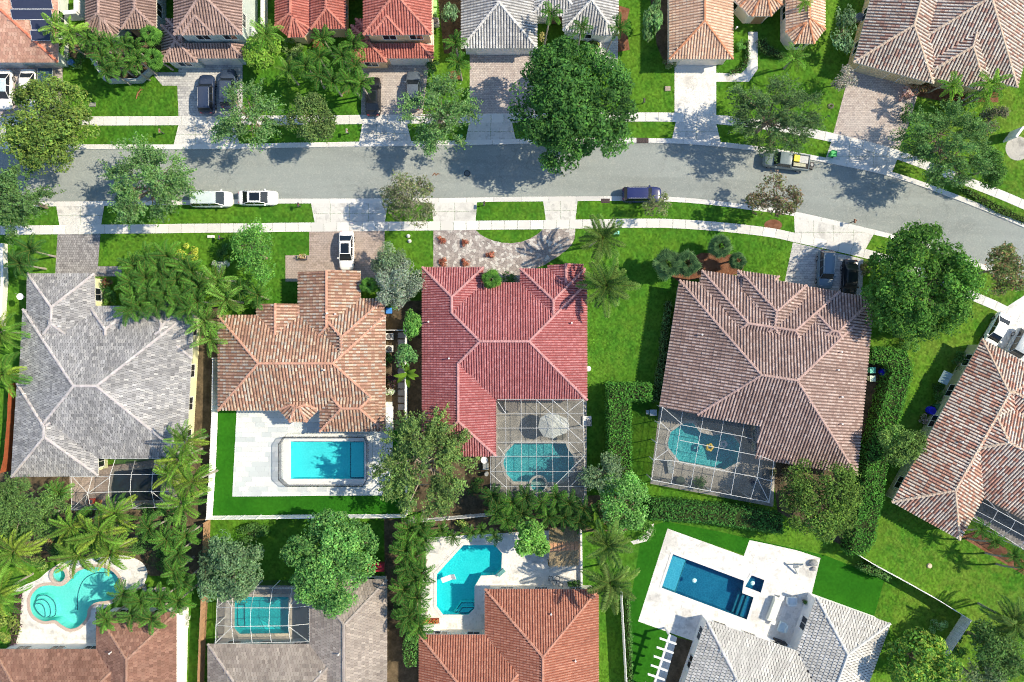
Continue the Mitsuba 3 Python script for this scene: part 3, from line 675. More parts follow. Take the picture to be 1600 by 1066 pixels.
H('T4', 'house with peach tile roof, orange ridges and a faceted turret', [
    dict(R=(1046, -110, 1145, 92)), dict(q=[(1228, -60), (1289, -60), (1289, 46), (1272, 68), (1241, 68), (1228, 50)], sl=.5),
    dict(q=[(1140, -60), (1225, -60), (1222, 8), (1205, 25), (1170, 25), (1157, 10), (1140, -4)], sl=.45), dict(R=(1100, -160, 1260, -20))], ST_PEACH, wall=(.78, .70, .58), over=.4,
  garages=[(1092, 100, 4.8, (.72, .66, .60))], doors=[(1188, 40, 1.3, (.35, .22, .12))], pipes=[(1150, 45)])
H('T3', 'house with pale silver grey tile roof at the north edge', [
    dict(R=(721, -160, 839, 75)), dict(R=(830, -90, 908, 25)), dict(q=[(870, -120), (966, -120), (966, 52), (948, 57), (880, 48)]), dict(R=(730, -260, 966, -40))], ST_SILVER, wall=(.66, .66, .64), over=.4,
  garages=[(778, 84, 5.2, (.74, .73, .71))], doors=[(868, 40, 1.6, (.22, .14, .1))])
def twostorey(name, dx, style, label, **k):
    o = lambda pts: [(x + dx, y) for x, y in pts]
    H(name, label, [
        dict(q=o([(430, -90), (486, -90), (486, 45), (474, 58), (451, 58), (430, 40)]), sl=.5), dict(R=(486 + dx, -90, 540 + dx, 45), ez=3.1),
        dict(R=(549 + dx, 40, 604 + dx, 97), sl=.46), dict(R=(556 + dx, 30, 677 + dx, 91)), dict(R=(470 + dx, -140, 600 + dx, -20), ez=3.1),
        dict(R=(568 + dx, -110, 674 + dx, 54), ez=5.8), dict(R=(581 + dx, -60, 630 + dx, 54.6), ez=5.8, sl=.46)], style, over=.35,
      garages=[(640 + dx, 100, 4.6, (.66, .64, .60))], doors=[(510 + dx, 52, 1.3, (.3, .2, .14))], **k)
twostorey('T2', 0, ST_CORAL, 'two storey house with coral red barrel tile roofs at the north edge', wall=(.72, .52, .32))
twostorey('T1', -296, ST_TAUPE, 'two storey house with taupe brown tile roofs at the north edge', wall=(.42, .48, .46))
H('T0', 'house with reddish flat tile roof carrying solar panels in the north west corner', [dict(R=(-150, -150, 90, 97))], ST_FLATRED, wall=(.55, .60, .55), garages=[(70, 108, 2.9), (5, 108, 4.8)])
H('B1', 'house with rust brown tile roof in the south west corner', [dict(R=(-10, 1015, 210, 1290)), dict(R=(151, 957, 275, 1260))], ST_RUST, wall=(.78, .76, .72), pipes=[(174, 1019)])
H('B2', 'house with drab grey brown tile roof at the south edge beside the small cage', [dict(R=(325, 1007, 545, 1280)), dict(R=(484, 906, 604, 1260))], ST_DRAB, wall=(.7, .66, .6), pipes=[(530, 1021), (502, 1048)])
H('B3', 'house with terracotta tile roof south of the angular pool', [dict(R=(655, 992, 860, 1280)), dict(R=(758, 921, 935, 1260))], ST_TERRA, wall=(.72, .68, .6), pipes=[(899, 1031), (861, 958)])
f8 = RF((1104, 969), 19); f9 = RF((1276, 933), 20)
H('B4', 'house with white tile roof and dark joints beside the deep blue pool', [dict(q=f8(0, 0, 250, 200)), dict(q=f9(0, 0, 122, 230))], ST_WHITE, wall=(.8, .8, .79), over=.35)

# solar panels on the west roof of the north west corner
k0, R0 = HOUSES['T0']
def on_roof(R, px, py):
    z = 3.5
    for _ in range(12): z = R.z(*P(px, py, z)[:2]) or z
    return P(px, py, z)
for (x, y) in [(27 + 15.4 * i, 7 + 16.5 * j) for j in (-1, 0, 1) for i in range(4)] + [(57.6 + 15.4 * i, 23.5 + 16.5 * j) for j in (1, 2) for i in range(2)]:
    c = on_roof(R0, x, y); e1 = on_roof(R0, x + 6, y) - c; e2 = on_roof(R0, x, y - 6) - c
    e1 /= np.linalg.norm(e1); e2 -= e1 * (e1 @ e2); e2 /= np.linalg.norm(e2); n = np.cross(e1, e2); M = (np.stack([e1, e2, n], 1), c + n * .12)
    q = part(k0, 'solar_panel', MB().box((-.58, -.61, 0), (.58, .61, .045), (.75, .76, .78), M), 'metal')
    part(q, 'cell_sheet', MB().box((-.54, -.57, .045), (.54, .57, .05), (.012, .018, .05), M), 'gloss')
# ---------------------------------------------------------------- screened pool cages
def cage(label, beams, screens, posts, r=.032, col=(.68, .70, .71)):
    k = thing('pool_cage', label, 'pool enclosure')
    for pts in beams:
        part(k, 'beam', MB().tube([P(x, y, z) for x, y, z in pts], r, 4, col), 'paint')
    for x, y, z in posts:
        q = P(x, y, z); part(k, 'post', MB().box((q[0] - .05, q[1] - .05, 0), (q[0] + .05, q[1] + .05, z), col), 'paint')
    for pts in screens:
        v = np.array([P(*q) for q in pts]); n = len(v)
        part(k, 'screen_panel', (v, [[0, i, i + 1] for i in range(1, n - 1)], np.zeros((n, 3))), 'screen', vc=False)
    return k
Z = lambda z, *pts: [(x, y, z) for x, y in pts]
def wallscr(a, b): # vertical screen below an edge given in pixels at height z
    p, q = P(*a), P(*b); k = 1 / SC
    g = lambda w: (800 + w[0] * k, 533 - w[1] * k, 0.)
    return [a, b, g(q), g(p)]
xs = [(766, 767), (790, 791), (814, 815), (838, 839), (863, 864), (887, 889), (911, 914)]; ys = [624, 646, 669, 691, 713, 737, 760, 781]
cage('white framed flat screen cage over the kidney shaped teal pool', [Z(3.05, (a if i else 766, 624 if i else 714), (b, 781)) for i, (a, b) in enumerate(xs)] + [Z(3.05, (777 if i < 4 else 766, y), (911 + i * .45, y)) for i, y in enumerate(ys)] + [
    Z(3.1, (778, 628), (790, 646)), Z(3.1, (778, 697), (790, 714), (766, 739), (792, 763)), Z(3.1, (838, 625), (911, 691)), Z(3.1, (863, 625), (911, 668)), Z(3.1, (887, 644), (911, 625)), Z(3.1, (889, 691), (912, 714), (849, 776)), Z(3.1, (913, 738), (890, 761))],
    [Z(3.07, (777, 624), (911, 624), (913, 714), (777, 714)), Z(3.07, (766, 714), (913, 714), (914, 781), (766, 781)), wallscr((911, 624, 3.05), (914, 781, 3.05)), wallscr((766, 781, 3.05), (914, 781, 3.05)), wallscr((766, 713, 3.05), (766, 781, 3.05))],
    [(911, 624, 3.), (912, 669, 3.), (913, 713, 3.), (914, 760, 3.), (914, 781, 3.), (889, 781, 3.), (839, 781, 3.), (791, 781, 3.), (766, 781, 3.), (766, 737, 3.)])
cage('large white framed screen cage over the many sided teal pool', [
    Z(3., (1035, 636), (1018, 749)), Z(3., (1018, 750), (1202, 785)), Z(3., (1209, 720), (1202, 785)), Z(3., (1035, 636), (1182, 660)),
    Z(3., (1067, 641), (1049, 755)), Z(3., (1100, 645), (1079, 761)), Z(3., (1132, 650), (1110, 767)), Z(3., (1164, 656), (1142, 773)), Z(3., (1187, 690), (1188, 713), (1183, 747), (1173, 779)),
    Z(3., (1065, 664), (1160, 682), (1176, 686)), Z(3., (1062, 688), (1188, 713), (1207, 720)), Z(3., (1058, 721), (1152, 740), (1183, 746), (1206, 752)), Z(3., (1036, 637), (1066, 663)), Z(3., (1032, 660), (1047, 674)), Z(3., (1023, 718), (1044, 703)), Z(3., (1188, 713), (1206, 694)), Z(3., (1183, 747), (1202, 785)), Z(3., (1023, 718), (1058, 721)),
    [(1035, 636, 1.6), (1018, 749, 1.6)]],
    [Z(2.97, (1035, 636), (1182, 660), (1182, 690), (1209, 695), (1202, 785), (1018, 749)), wallscr((1035, 636, 3.), (1018, 749, 3.)), wallscr((1018, 749, 3.), (1202, 785, 3.)), wallscr((1207, 722, 3.), (1202, 785, 3.))],
    [(1035, 637, 3.), (1031, 662, 3.), (1026, 692, 3.), (1022, 720, 3.), (1018, 749, 3.), (1049, 755, 3.), (1079, 761, 3.), (1110, 767, 3.), (1142, 773, 3.), (1173, 779, 3.), (1202, 785, 3.), (1206, 752, 3.)])
m3 = lambda *p: [(x, y, z) for x, y, z in p]
cage('white framed vaulted screen cage half hidden by palms behind the grey roof', [
    Z(2.8, (157, 717), (252, 717)), Z(2.8, (109, 745), (171, 745)), [(180, 718, 2.8), (172, 742, 3.9), (169, 769, 3.9), (174, 794, 2.6)], [(211, 720, 2.8), (205, 742, 3.9), (203, 769, 3.9), (208, 794, 2.6)], [(244, 717, 2.8), (238, 742, 3.9), (237, 769, 3.9), (242, 793, 2.6)],
    [(144, 745, 2.8), (137, 771, 3.6), (142, 796, 2.6)], Z(2.7, (111, 745), (112, 797)), Z(3.9, (172, 742), (282, 741)), [(137, 771, 3.6), (169, 769, 3.9), (265, 768, 3.9)], Z(2.6, (112, 797), (282, 792)), [(114, 746, 2.8), (137, 771, 3.6), (112, 796, 2.6)], [(137, 771, 3.6), (171, 746, 3.6)], [(137, 771, 3.6), (131, 795, 2.6)], [(238, 769, 3.9), (265, 792, 2.6)], [(238, 742, 3.9), (262, 722, 2.8)]],
    [m3((180, 718, 2.8), (244, 717, 2.8), (238, 742, 3.9), (172, 742, 3.9)), m3((172, 742, 3.9), (265, 742, 3.9), (265, 768, 3.9), (169, 769, 3.9)), m3((137, 771, 3.6), (265, 768, 3.9), (282, 792, 2.6), (112, 797, 2.6))],
    [(112, 797, 2.6), (142, 796, 2.6), (174, 794, 2.6), (208, 794, 2.6), (242, 793, 2.6), (282, 792, 2.6)])
cage('small white framed vaulted screen cage over the turquoise pool at the south edge', [
    Z(2.6, (340, 926), (336, 1006)), Z(2.7, (336, 1006), (482, 1003)), Z(2.8, (483, 940), (483, 1003)), Z(2.6, (345, 919), (483, 919)), [(398, 919, 2.6), (392, 951, 3.8), (391, 979, 3.8), (394, 1005, 2.7)], [(426, 919, 2.6), (421, 950, 3.8), (420, 978, 3.8), (424, 1004, 2.7)], [(456, 919, 2.6), (452, 950, 3.8), (450, 978, 3.8), (454, 1003, 2.7)],
    [(366, 919, 2.6), (362, 950, 3.8), (362, 980, 3.8), (365, 1005, 2.7)], [(339, 949, 2.6), (362, 950, 3.8), (452, 950, 3.8), (483, 947, 2.8)], [(338, 977, 2.6), (362, 979, 3.8), (452, 978, 3.8), (483, 975, 2.8)], [(362, 980, 3.8), (336, 1006, 2.6)], [(451, 979, 3.8), (483, 1003, 2.7)], [(452, 949, 3.8), (476, 921, 2.6)], [(362, 950, 3.8), (345, 922, 2.6)],
    [(341, 926, .6), (338, 1005, .6)]],
    [m3((366, 919, 2.6), (456, 919, 2.6), (452, 950, 3.8), (362, 950, 3.8)), m3((362, 950, 3.8), (452, 950, 3.8), (450, 978, 3.8), (362, 980, 3.8)), m3((362, 980, 3.8), (450, 978, 3.8), (454, 1003, 2.7), (365, 1005, 2.7)), m3((450, 978, 3.8), (452, 950, 3.8), (483, 947, 2.8), (483, 1003, 2.8)), wallscr((340, 926, 2.6), (336, 1006, 2.6)), wallscr((345, 919, 2.6), (483, 919, 2.6))],
    [(340, 926, 2.6), (339, 949, 2.6), (338, 977, 2.6), (336, 1005, 2.6), (366, 919, 2.6), (398, 919, 2.6), (426, 919, 2.6), (456, 919, 2.6)])
cage('dark screen cage with pale ribs at the south side of the angled eastern house', [
    Z(2.8, (1522, 809), (1640, 884)), [(1527, 799, 2.9), (1552, 812, 3.8), (1640, 860, 3.8)], [(1535, 785, 2.9), (1559, 798, 3.8), (1640, 843, 3.8)], [(1543, 781, 2.9), (1559, 798, 3.8), (1552, 811, 3.8), (1542, 822, 2.8)], [(1572, 800, 3.), (1586, 815, 3.8), (1579, 828, 3.8), (1567, 839, 2.8)], [(1612, 828, 3.8), (1605, 842, 3.8), (1594, 855, 2.8)]],
    [m3((1535, 785, 2.9), (1640, 843, 3.8), (1640, 884, 2.8), (1522, 809, 2.8)), m3((1545, 782, 2.9), (1640, 820, 2.9), (1640, 843, 3.8), (1559, 798, 3.8)), wallscr((1522, 809, 2.8), (1640, 884, 2.8))],
    [(1522, 809, 2.8), (1542, 822, 2.8), (1567, 839, 2.8), (1594, 855, 2.8)])
sheet('pool_deck', 'dark paved deck inside the angled eastern cage', 'pool deck', [(1518, 806), (1545, 768), (1680, 840), (1660, 900)], 'pav_grey', .02)
sheet('pool_deck', 'tan cobbled deck inside the cage behind the grey roof', 'pool deck', [(108, 738), (284, 712), (284, 792), (112, 796)], 'pav_tan', .02)
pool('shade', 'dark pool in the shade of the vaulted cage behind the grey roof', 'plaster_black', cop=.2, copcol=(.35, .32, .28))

# ---------------------------------------------------------------- leaves and trees
def leaf_quads(pos, nrm, size, col, aspect=.5, r=None):
    """folded diamond leaves: 4 vertices, 2 triangles each"""
    r = r or rng; N = len(pos)
    nrm = nrm / (np.linalg.norm(nrm, axis=1, keepdims=True) + 1e-9)
    t = r.normal(size=(N, 3)); t -= nrm * (t * nrm).sum(1, keepdims=True); t /= np.linalg.norm(t, axis=1, keepdims=True) + 1e-9
    b = np.cross(nrm, t); s = np.asarray(size).reshape(-1, 1) * np.ones((N, 1)); fold = nrm * s * .12
    v = np.stack([pos - t * s * .5, pos + b * s * aspect * .5 + fold, pos + t * s * .5, pos - b * s * aspect * .5 + fold], 1).reshape(-1, 3)
    f = (np.array([[0, 1, 2], [0, 2, 3]])[None] + (np.arange(N) * 4)[:, None, None]).reshape(-1, 3)
    return v, f, np.repeat(np.clip(col * 2.05 + [.004, .006, .012], .004, .9), 4, 0)

def leafcol(pal, N, r, var=.22):
    pal = np.array(pal); c = pal[r.integers(0, len(pal), N)]
    return c * (1 + r.normal(0, var, (N, 1))) * (1 + r.normal(0, .06, (N, 3)))

def crown_clumps(rad, hz, nclump, nleaf, leaf, pal, r, crad=1.0, lobes=.3, shape=None, aspect=.55, low=-.35):
    """leaf clumps over an uneven dome, centre at the origin"""
    # cauliflower: big lobes over the dome, clumps over every lobe
    nl = int(np.clip(nclump / 11, 5, 24)); ld = []
    while len(ld) < nl:
        q = r.normal(size=3); q /= np.linalg.norm(q)
        if q[2] > low and all(q @ o < 1 - 1.15 / nl for o in ld[-40:]) or r.random() < .01: ld.append(q)
    ld = np.array(ld); lr = r.uniform(.30, .46, nl) * (1 - .5 * lobes * r.random(nl)); lo = ld * (r.uniform(.50, .74, nl) + .22 * lobes * r.normal(0, 1, nl))[:, None]; lo[0] *= .2; lr[0] = .5
    li = r.choice(nl, nclump, p=lr ** 2 / (lr ** 2).sum()); d = r.normal(size=(nclump, 3)) + ld[li] * .75 + [0, 0, .35]; d /= np.linalg.norm(d, axis=1, keepdims=True); n = nclump
    c = (lo[li] + d * (lr[li] * np.where(r.random(n) < .8, r.uniform(.8, 1.05, n), r.uniform(.3, .8, n)))[:, None]) * np.array([rad, rad, hz])
    hh = np.hypot(c[:, 0], c[:, 1]) / rad + 1e-9; c[:, :2] *= (np.where(hh > .88, .88 + (hh - .88) * .25, hh) / hh)[:, None]
    c[:, :2] -= (c[:, :2].max(0) + c[:, :2].min(0)) / 2; c[:, :2] *= .93 * rad / np.percentile(np.hypot(c[:, 0], c[:, 1]), 98)
    ltone = (1 + r.normal(0, .13, nl))[li]
    if shape is not None: c = shape(c)
    tone = (1 + r.normal(0, .14, n)) * ltone
    per = np.maximum(4, (r.uniform(.6, 1.4, n) * nleaf / n).astype(int)); idx = np.repeat(np.arange(n), per); N = len(idx)
    e = r.normal(size=(N, 3)); e /= np.linalg.norm(e, axis=1, keepdims=True)
    cr = crad * r.uniform(.6, 1.35, n)
    off = e * (cr[idx] * r.uniform(.45, 1.0, N) ** .5)[:, None] * np.array([1, 1, .62])
    pos = c[idx] + off
    nr = e * .8 + np.array([0, 0, .75]) + r.normal(0, .45, (N, 3))
    col = leafcol(pal, N, r) * tone[idx][:, None]
    return leaf_quads(pos, nr, leaf * r.uniform(.65, 1.35, N), col, aspect, r), c

def crown_sprays(rad, hz, ntwig, per, leaf, pal, r, lobes=.35, tl=1.5, low=-.2):
    """feathery sprays: twigs growing outwards with small leaves along them (live oak)"""
    nb = max(10, ntwig // 16)
    d = r.normal(size=(nb * 3, 3)); d /= np.linalg.norm(d, axis=1, keepdims=True); d = d[d[:, 2] > low][:nb]; nb = len(d)
    k = 1 + lobes * 2 * (meshkit.fbm(d * 2.0 + r.uniform(0, 50, 3), 3, 2) - .5)
    c = d * (r.uniform(.42, .86, nb) * k)[:, None] * np.array([rad, rad, hz])
    bi = r.integers(0, nb, ntwig); dirs = d[bi] * np.array([1, 1, .5]) + r.normal(0, .55, (ntwig, 3)) * np.array([1, 1, .6]); dirs /= np.linalg.norm(dirs, axis=1, keepdims=True)
    L = tl * r.uniform(.5, 1.25, ntwig); st = c[bi] + r.normal(0, .28, (ntwig, 3))
    t = r.random((ntwig, per)); pos = st[:, None] + dirs[:, None] * (t * L[:, None])[..., None]; pos[..., 2] -= (t ** 2) * .25
    pos = pos + r.normal(0, .10, pos.shape); N = ntwig * per; pos = pos.reshape(-1, 3)
    nr = np.array([0, 0, .8]) + r.normal(0, .6, (N, 3))
    tone = (1 + r.normal(0, .16, nb))[bi].repeat(per)
    col = leafcol(pal, N, r) * tone[:, None]
    return leaf_quads(pos, nr, leaf * r.uniform(.6, 1.4, N), col, .5, r), c

G_DARK = [(.040, .105, .022), (.055, .130, .026), (.034, .085, .022)]
G_OAK = [(.085, .150, .050), (.110, .175, .060), (.068, .120, .045), (.13, .18, .085)]
G_OAK2 = [(.080, .165, .050), (.105, .19, .060), (.065, .14, .045), (.13, .205, .085)]
G_OLIVE = [(.095, .150, .030), (.125, .175, .035), (.070, .125, .028)]
G_BRIGHT = [(.075, .185, .035), (.105, .220, .045), (.058, .150, .030)]
G_GREY = [(.085, .150, .070), (.115, .180, .090), (.065, .120, .055)]
G_SILVER = [(.155, .195, .15), (.20, .235, .19), (.11, .15, .105)]
G_RUST = [(.11, .085, .05), (.085, .085, .04), (.075, .105, .035), (.15, .11, .075)]
G_PALE = [(.13, .14, .085), (.10, .13, .05), (.18, .175, .125), (.08, .115, .035)]
G_YEL = [(.10, .20, .03), (.07, .17, .03), (.18, .25, .04)]
G_PALM = [(.075, .185, .030), (.095, .215, .035), (.060, .150, .028)]
G_COCO = [(.095, .215, .035), (.135, .25, .04), (.075, .185, .032), (.18, .25, .04)]
G_DPALM = [(.045, .120, .025), (.060, .145, .03), (.038, .100, .024)]
G_BLUE = [(.075, .14, .055), (.10, .17, .07), (.06, .115, .045)]

def tree(label, px, py, rpx, kind, pal, hc=5.0, hz=2.4, seed=0, n=(110, 11000), leaf=.3, crad=1.0, name='shade_tree', cat='tree', group=None, trunk=.17, wood=(.26, .21, .16), oy=1.0, lobes=.3, lean=(0, 0), rot=0):
    r = np.random.default_rng(100 + seed); k = thing(name, label, cat, group)
    rad = rpx * SC * (1 - hc / HC); c0 = P(px, py, hc)
    if kind == 'clumps': (v, f, col), cl = crown_clumps(rad, hz, n[0], n[1], leaf, pal, r, crad, lobes)
    else: (v, f, col), cl = crown_sprays(rad, hz, n[0], n[1], leaf, pal, r, lobes, tl=crad)
    R = rot2(math.radians(rot)); st = np.array([1, oy, 1.])
    v = (v * st) @ R.T + c0; cl = (cl * st) @ R.T + c0
    base = np.array([c0[0] + lean[0], c0[1] + lean[1], 0.]); fork = c0 + [lean[0] * .4, lean[1] * .4, -hz * .75]; fork[2] = max(fork[2], .8)
    m = MB().tube([base + [0, 0, -.05], base + (fork - base) * .5 + [.08, .05, 0], fork], [trunk * 1.25, trunk, trunk * .85], 8, wood)
    part(k, 'trunk', m, 'bark')
    nb = 0
    for j in r.permutation(len(cl))[:14]:
        e = cl[j]; mid = fork + (e - fork) * .5 + [*r.normal(0, .15, 2), .25]
        b = MB().tube([fork, mid, e], [trunk * .55, trunk * .34, trunk * .12], 5, wood)
        for q in r.permutation(len(cl))[:3]:
            d = cl[q] - mid
            if np.linalg.norm(d) < rad * .8: b.tube([mid, mid + d * .5 + [0, 0, .12], cl[q]], [trunk * .26, trunk * .17, trunk * .07], 4, wood)
        part(k, 'limb', b, 'bark')
    m = MB(); m.add(v, f, col); q = part(k, 'crown', m, 'leaf')
    return k

tree('large dark green dense tree with the widest crown, over the north verge', 895, 167, 99, 'clumps', G_DARK, 6.3, 4.2, 1, (330, 30000), .36, 1.05, trunk=.34, lobes=.24)
tree('big round bright green tree over the road bend', 1437, 441, 87, 'clumps', [(.055, .135, .022), (.075, .165, .026), (.045, .110, .02)], 6.0, 3.8, 2, (290, 26000), .34, 1.0, trunk=.3, lobes=.22)
tree('light olive green tree at the west end of the north verge', 76, 196, 71, 'clumps', G_OLIVE, 5.0, 2.9, 3, (230, 19000), .30, .9, trunk=.22)
tree('wispy live oak over the south kerb near the white minivan', 228, 289, 74, 'sprays', G_OAK2, 5.4, 2.5, 4, (900, 22), .25, 1.5, trunk=.22)
tree('live oak cut by the west edge below the road', 28, 311, 52, 'sprays', [(.07, .135, .04), (.09, .16, .05), (.055, .11, .04)], 5.0, 2.4, 5, (560, 22), .26, 1.4, trunk=.2)
tree('sparse pale oak above the road beside the dark suvs', 385, 182, 56, 'sprays', G_OAK2, 5.0, 2.3, 6, (420, 20), .24, 1.5, trunk=.16, oy=.95)
tree('small rounded dark tree on the verge west of the black car', 484, 187, 40, 'clumps', [(.075, .125, .035), (.10, .15, .045), (.06, .10, .03)], 4.4, 2.1, 7, (90, 6500), .27, .75, trunk=.15)
tree('wispy oak over the drive with the grey car', 686, 178, 58, 'sprays', G_OAK2, 5.0, 2.3, 8, (540, 20), .24, 1.5, trunk=.17)
tree('wide feathery oak beside the white concrete drive', 1207, 184, 83, 'sprays', [(.075, .13, .045), (.095, .155, .055), (.06, .105, .04)], 5.4, 2.5, 9, (900, 22), .25, 1.6, trunk=.24, oy=.75, rot=-12)
tree('fresh green oak over the curving north sidewalk', 1482, 226, 78, 'sprays', [(.085, .165, .05), (.11, .19, .06), (.07, .135, .042)], 5.6, 2.5, 10, (900, 22), .25, 1.6, trunk=.24, oy=.8, rot=-20)
tree('thin brownish street tree with pale twigs below the road', 638, 311, 42, 'clumps', G_PALE, 4.2, 2.0, 11, (120, 5200), .24, .7, trunk=.14, wood=(.42, .37, .32))
tree('sparse reddish brown street tree at the road bend', 1207, 307, 42, 'clumps', G_RUST, 4.2, 2.0, 12, (70, 2300), .30, .65, trunk=.12, wood=(.2, .15, .11))
tree('tiny sparse young tree beside the navy suv', 1027, 320, 21, 'clumps', [(.10, .13, .05), (.14, .16, .08)], 2.9, 1.1, 13, (26, 700), .26, .5, trunk=.07, wood=(.25, .2, .16))
tree('reddish green tree cut by the east edge', 1567, 421, 36, 'clumps', [(.20, .13, .07), (.11, .15, .05), (.15, .16, .07), (.08, .13, .04)], 4.4, 2.2, 14, (90, 4600), .28, .75, trunk=.14)
tree('silvery grey buttonwood beside the orange roof', 624, 443, 34, 'clumps', G_SILVER, 3.6, 2.3, 15, (110, 8000), .22, .65, trunk=.12, oy=1.1, name='silver_tree')
tree('grey green small tree touching the silvery one, by the white sedan', 606, 402, 24, 'clumps', [(.11, .165, .09), (.14, .19, .115), (.085, .13, .065)], 3.6, 1.7, 16, (70, 4000), .22, .6, trunk=.10)
tree('loose light green tree on the lawn west of the tan drive', 396, 397, 46, 'clumps', G_BRIGHT, 4.2, 2.2, 17, (80, 4800), .25, .85, trunk=.16, lobes=.5)
tree('broad light oak over the white fence by the red roof', 658, 728, 74, 'sprays', [(.10, .165, .045), (.13, .19, .055), (.075, .13, .04)], 5.6, 2.8, 18, (1050, 22), .26, 1.4, trunk=.26, oy=1.15, wood=(.36, .31, .25))
tree('large fresh green tree with bumpy clumps at the south', 516, 876, 76, 'clumps', [(.065, .165, .04), (.09, .20, .05), (.12, .23, .06), (.05, .13, .035)], 5.8, 3.3, 19, (260, 24000), .30, .85, trunk=.28, lobes=.34)
tree('grey green rounded tree beside the southern small cage', 358, 884, 46, 'clumps', G_GREY, 5.0, 2.9, 20, (130, 10500), .27, .8, trunk=.2, oy=1.15)
tree('dense green tree at the west edge behind the grey roof', 33, 794, 60, 'sprays', [(.07, .135, .035), (.095, .165, .045), (.055, .105, .03)], 5.0, 2.6, 21, (850, 22), .24, 1.2, trunk=.22, wood=(.38, .33, .27))
tree('bright bushy tree at the corner of the red roof cage', 975, 785, 45, 'clumps', [(.07, .18, .035), (.095, .21, .05), (.12, .23, .07)], 4.2, 2.4, 22, (120, 8500), .27, .8, trunk=.16)
tree('feathery grey green shrub tree at the end of the hedge wall', 942, 742, 30, 'sprays', [(.10, .16, .08), (.13, .19, .10)], 3.6, 1.6, 23, (260, 20), .22, 1.2, trunk=.1)
tree('olive green spreading tree behind the brown roof', 1284, 781, 64, 'clumps', [(.075, .135, .025), (.10, .165, .03), (.055, .105, .022)], 5.2, 2.8, 24, (180, 15000), .27, .85, trunk=.22, lobes=.36)
tree('small rounded tree over the long hedge beside the eastern roof', 1407, 694, 37, 'clumps', [(.085, .155, .035), (.115, .19, .045), (.065, .12, .03)], 4.6, 2.2, 25, (80, 6000), .27, .75, trunk=.15, lobes=.5)
tree('large leaved yellow green tree beside the white roof', 1437, 1036, 47, 'clumps', G_YEL, 4.6, 2.8, 26, (150, 6500), .42, .7, trunk=.18)
tree('dark leafy tree in the south east corner', 1556, 1016, 43, 'clumps', [(.06, .12, .03), (.085, .15, .04), (.05, .10, .028)], 4.8, 2.6, 27, (150, 9500), .28, .85, trunk=.2, lobes=.4)
tree('pale green tree at the south edge beside the dark leafy one', 1530, 1064, 40, 'sprays', [(.12, .17, .08), (.15, .20, .10)], 4.6, 2.2, 28, (420, 20), .24, 1.2, trunk=.16)
tree('bare looking grey shrub tree at the top of the pinkish drive', 1318, 122, 20, 'clumps', [(.20, .19, .165), (.15, .16, .12), (.25, .23, .21)], 2.6, 1.3, 29, (70, 1300), .2, .5, trunk=.08, wood=(.42, .39, .35))
tree('thin shrub in the shaded side yard of the whitewashed roof', 1318, 48, 20, 'clumps', G_GREY, 2.6, 1.2, 30, (26, 900), .26, .5, trunk=.06, oy=1.6)
tree('slim young tree in the shade beside the peach roof', 1020, 32, 14, 'clumps', [(.08, .16, .05), (.11, .19, .07)], 3.4, 1.6, 31, (36, 1500), .27, .5, trunk=.07, oy=1.9)
tree('rounded shrub tree in the side yard of the red roof', 646, 508, 11, 'clumps', G_BRIGHT, 2.6, 1.2, 32, (36, 1600), .22, .45, trunk=.07, oy=1.7)
tree('small green tree over the stepping stones', 636, 556, 16, 'clumps', [(.07, .16, .05), (.10, .20, .065)], 3.4, 1.3, 33, (40, 1700), .26, .55, trunk=.08)
tree('rounded light green big leaved tree beside the thatched hut', 830, 838, 30, 'clumps', [(.10, .22, .04), (.13, .26, .06)], 3.8, 2.0, 34, (90, 4200), .36, .6, trunk=.12)
tree('tall thin shrub tree in the gap beside the silver roof', 703, 18, 9, 'clumps', G_GREY, 3.0, 1.3, 35, (26, 900), .24, .45, trunk=.06, oy=1.6)
tree('light shrubby tree on the lawn between the two storey houses', 410, 82, 24, 'clumps', [(.13, .24, .03), (.16, .27, .045)], 3.0, 1.5, 36, (70, 3600), .25, .6, trunk=.1, oy=1.2)
tree('dark leafy tree below the eastern palms', 1552, 262, 28, 'clumps', [(.05, .12, .025), (.07, .15, .03)], 3.4, 1.8, 37, (80, 4200), .26, .65, trunk=.12)
tree('dark purplish shrub near the eastern whitewashed roof', 1550, 187, 19, 'clumps', [(.10, .10, .06), (.15, .15, .10), (.07, .09, .045)], 1.6, 1.1, 38, (50, 1700), .22, .45, trunk=.07)
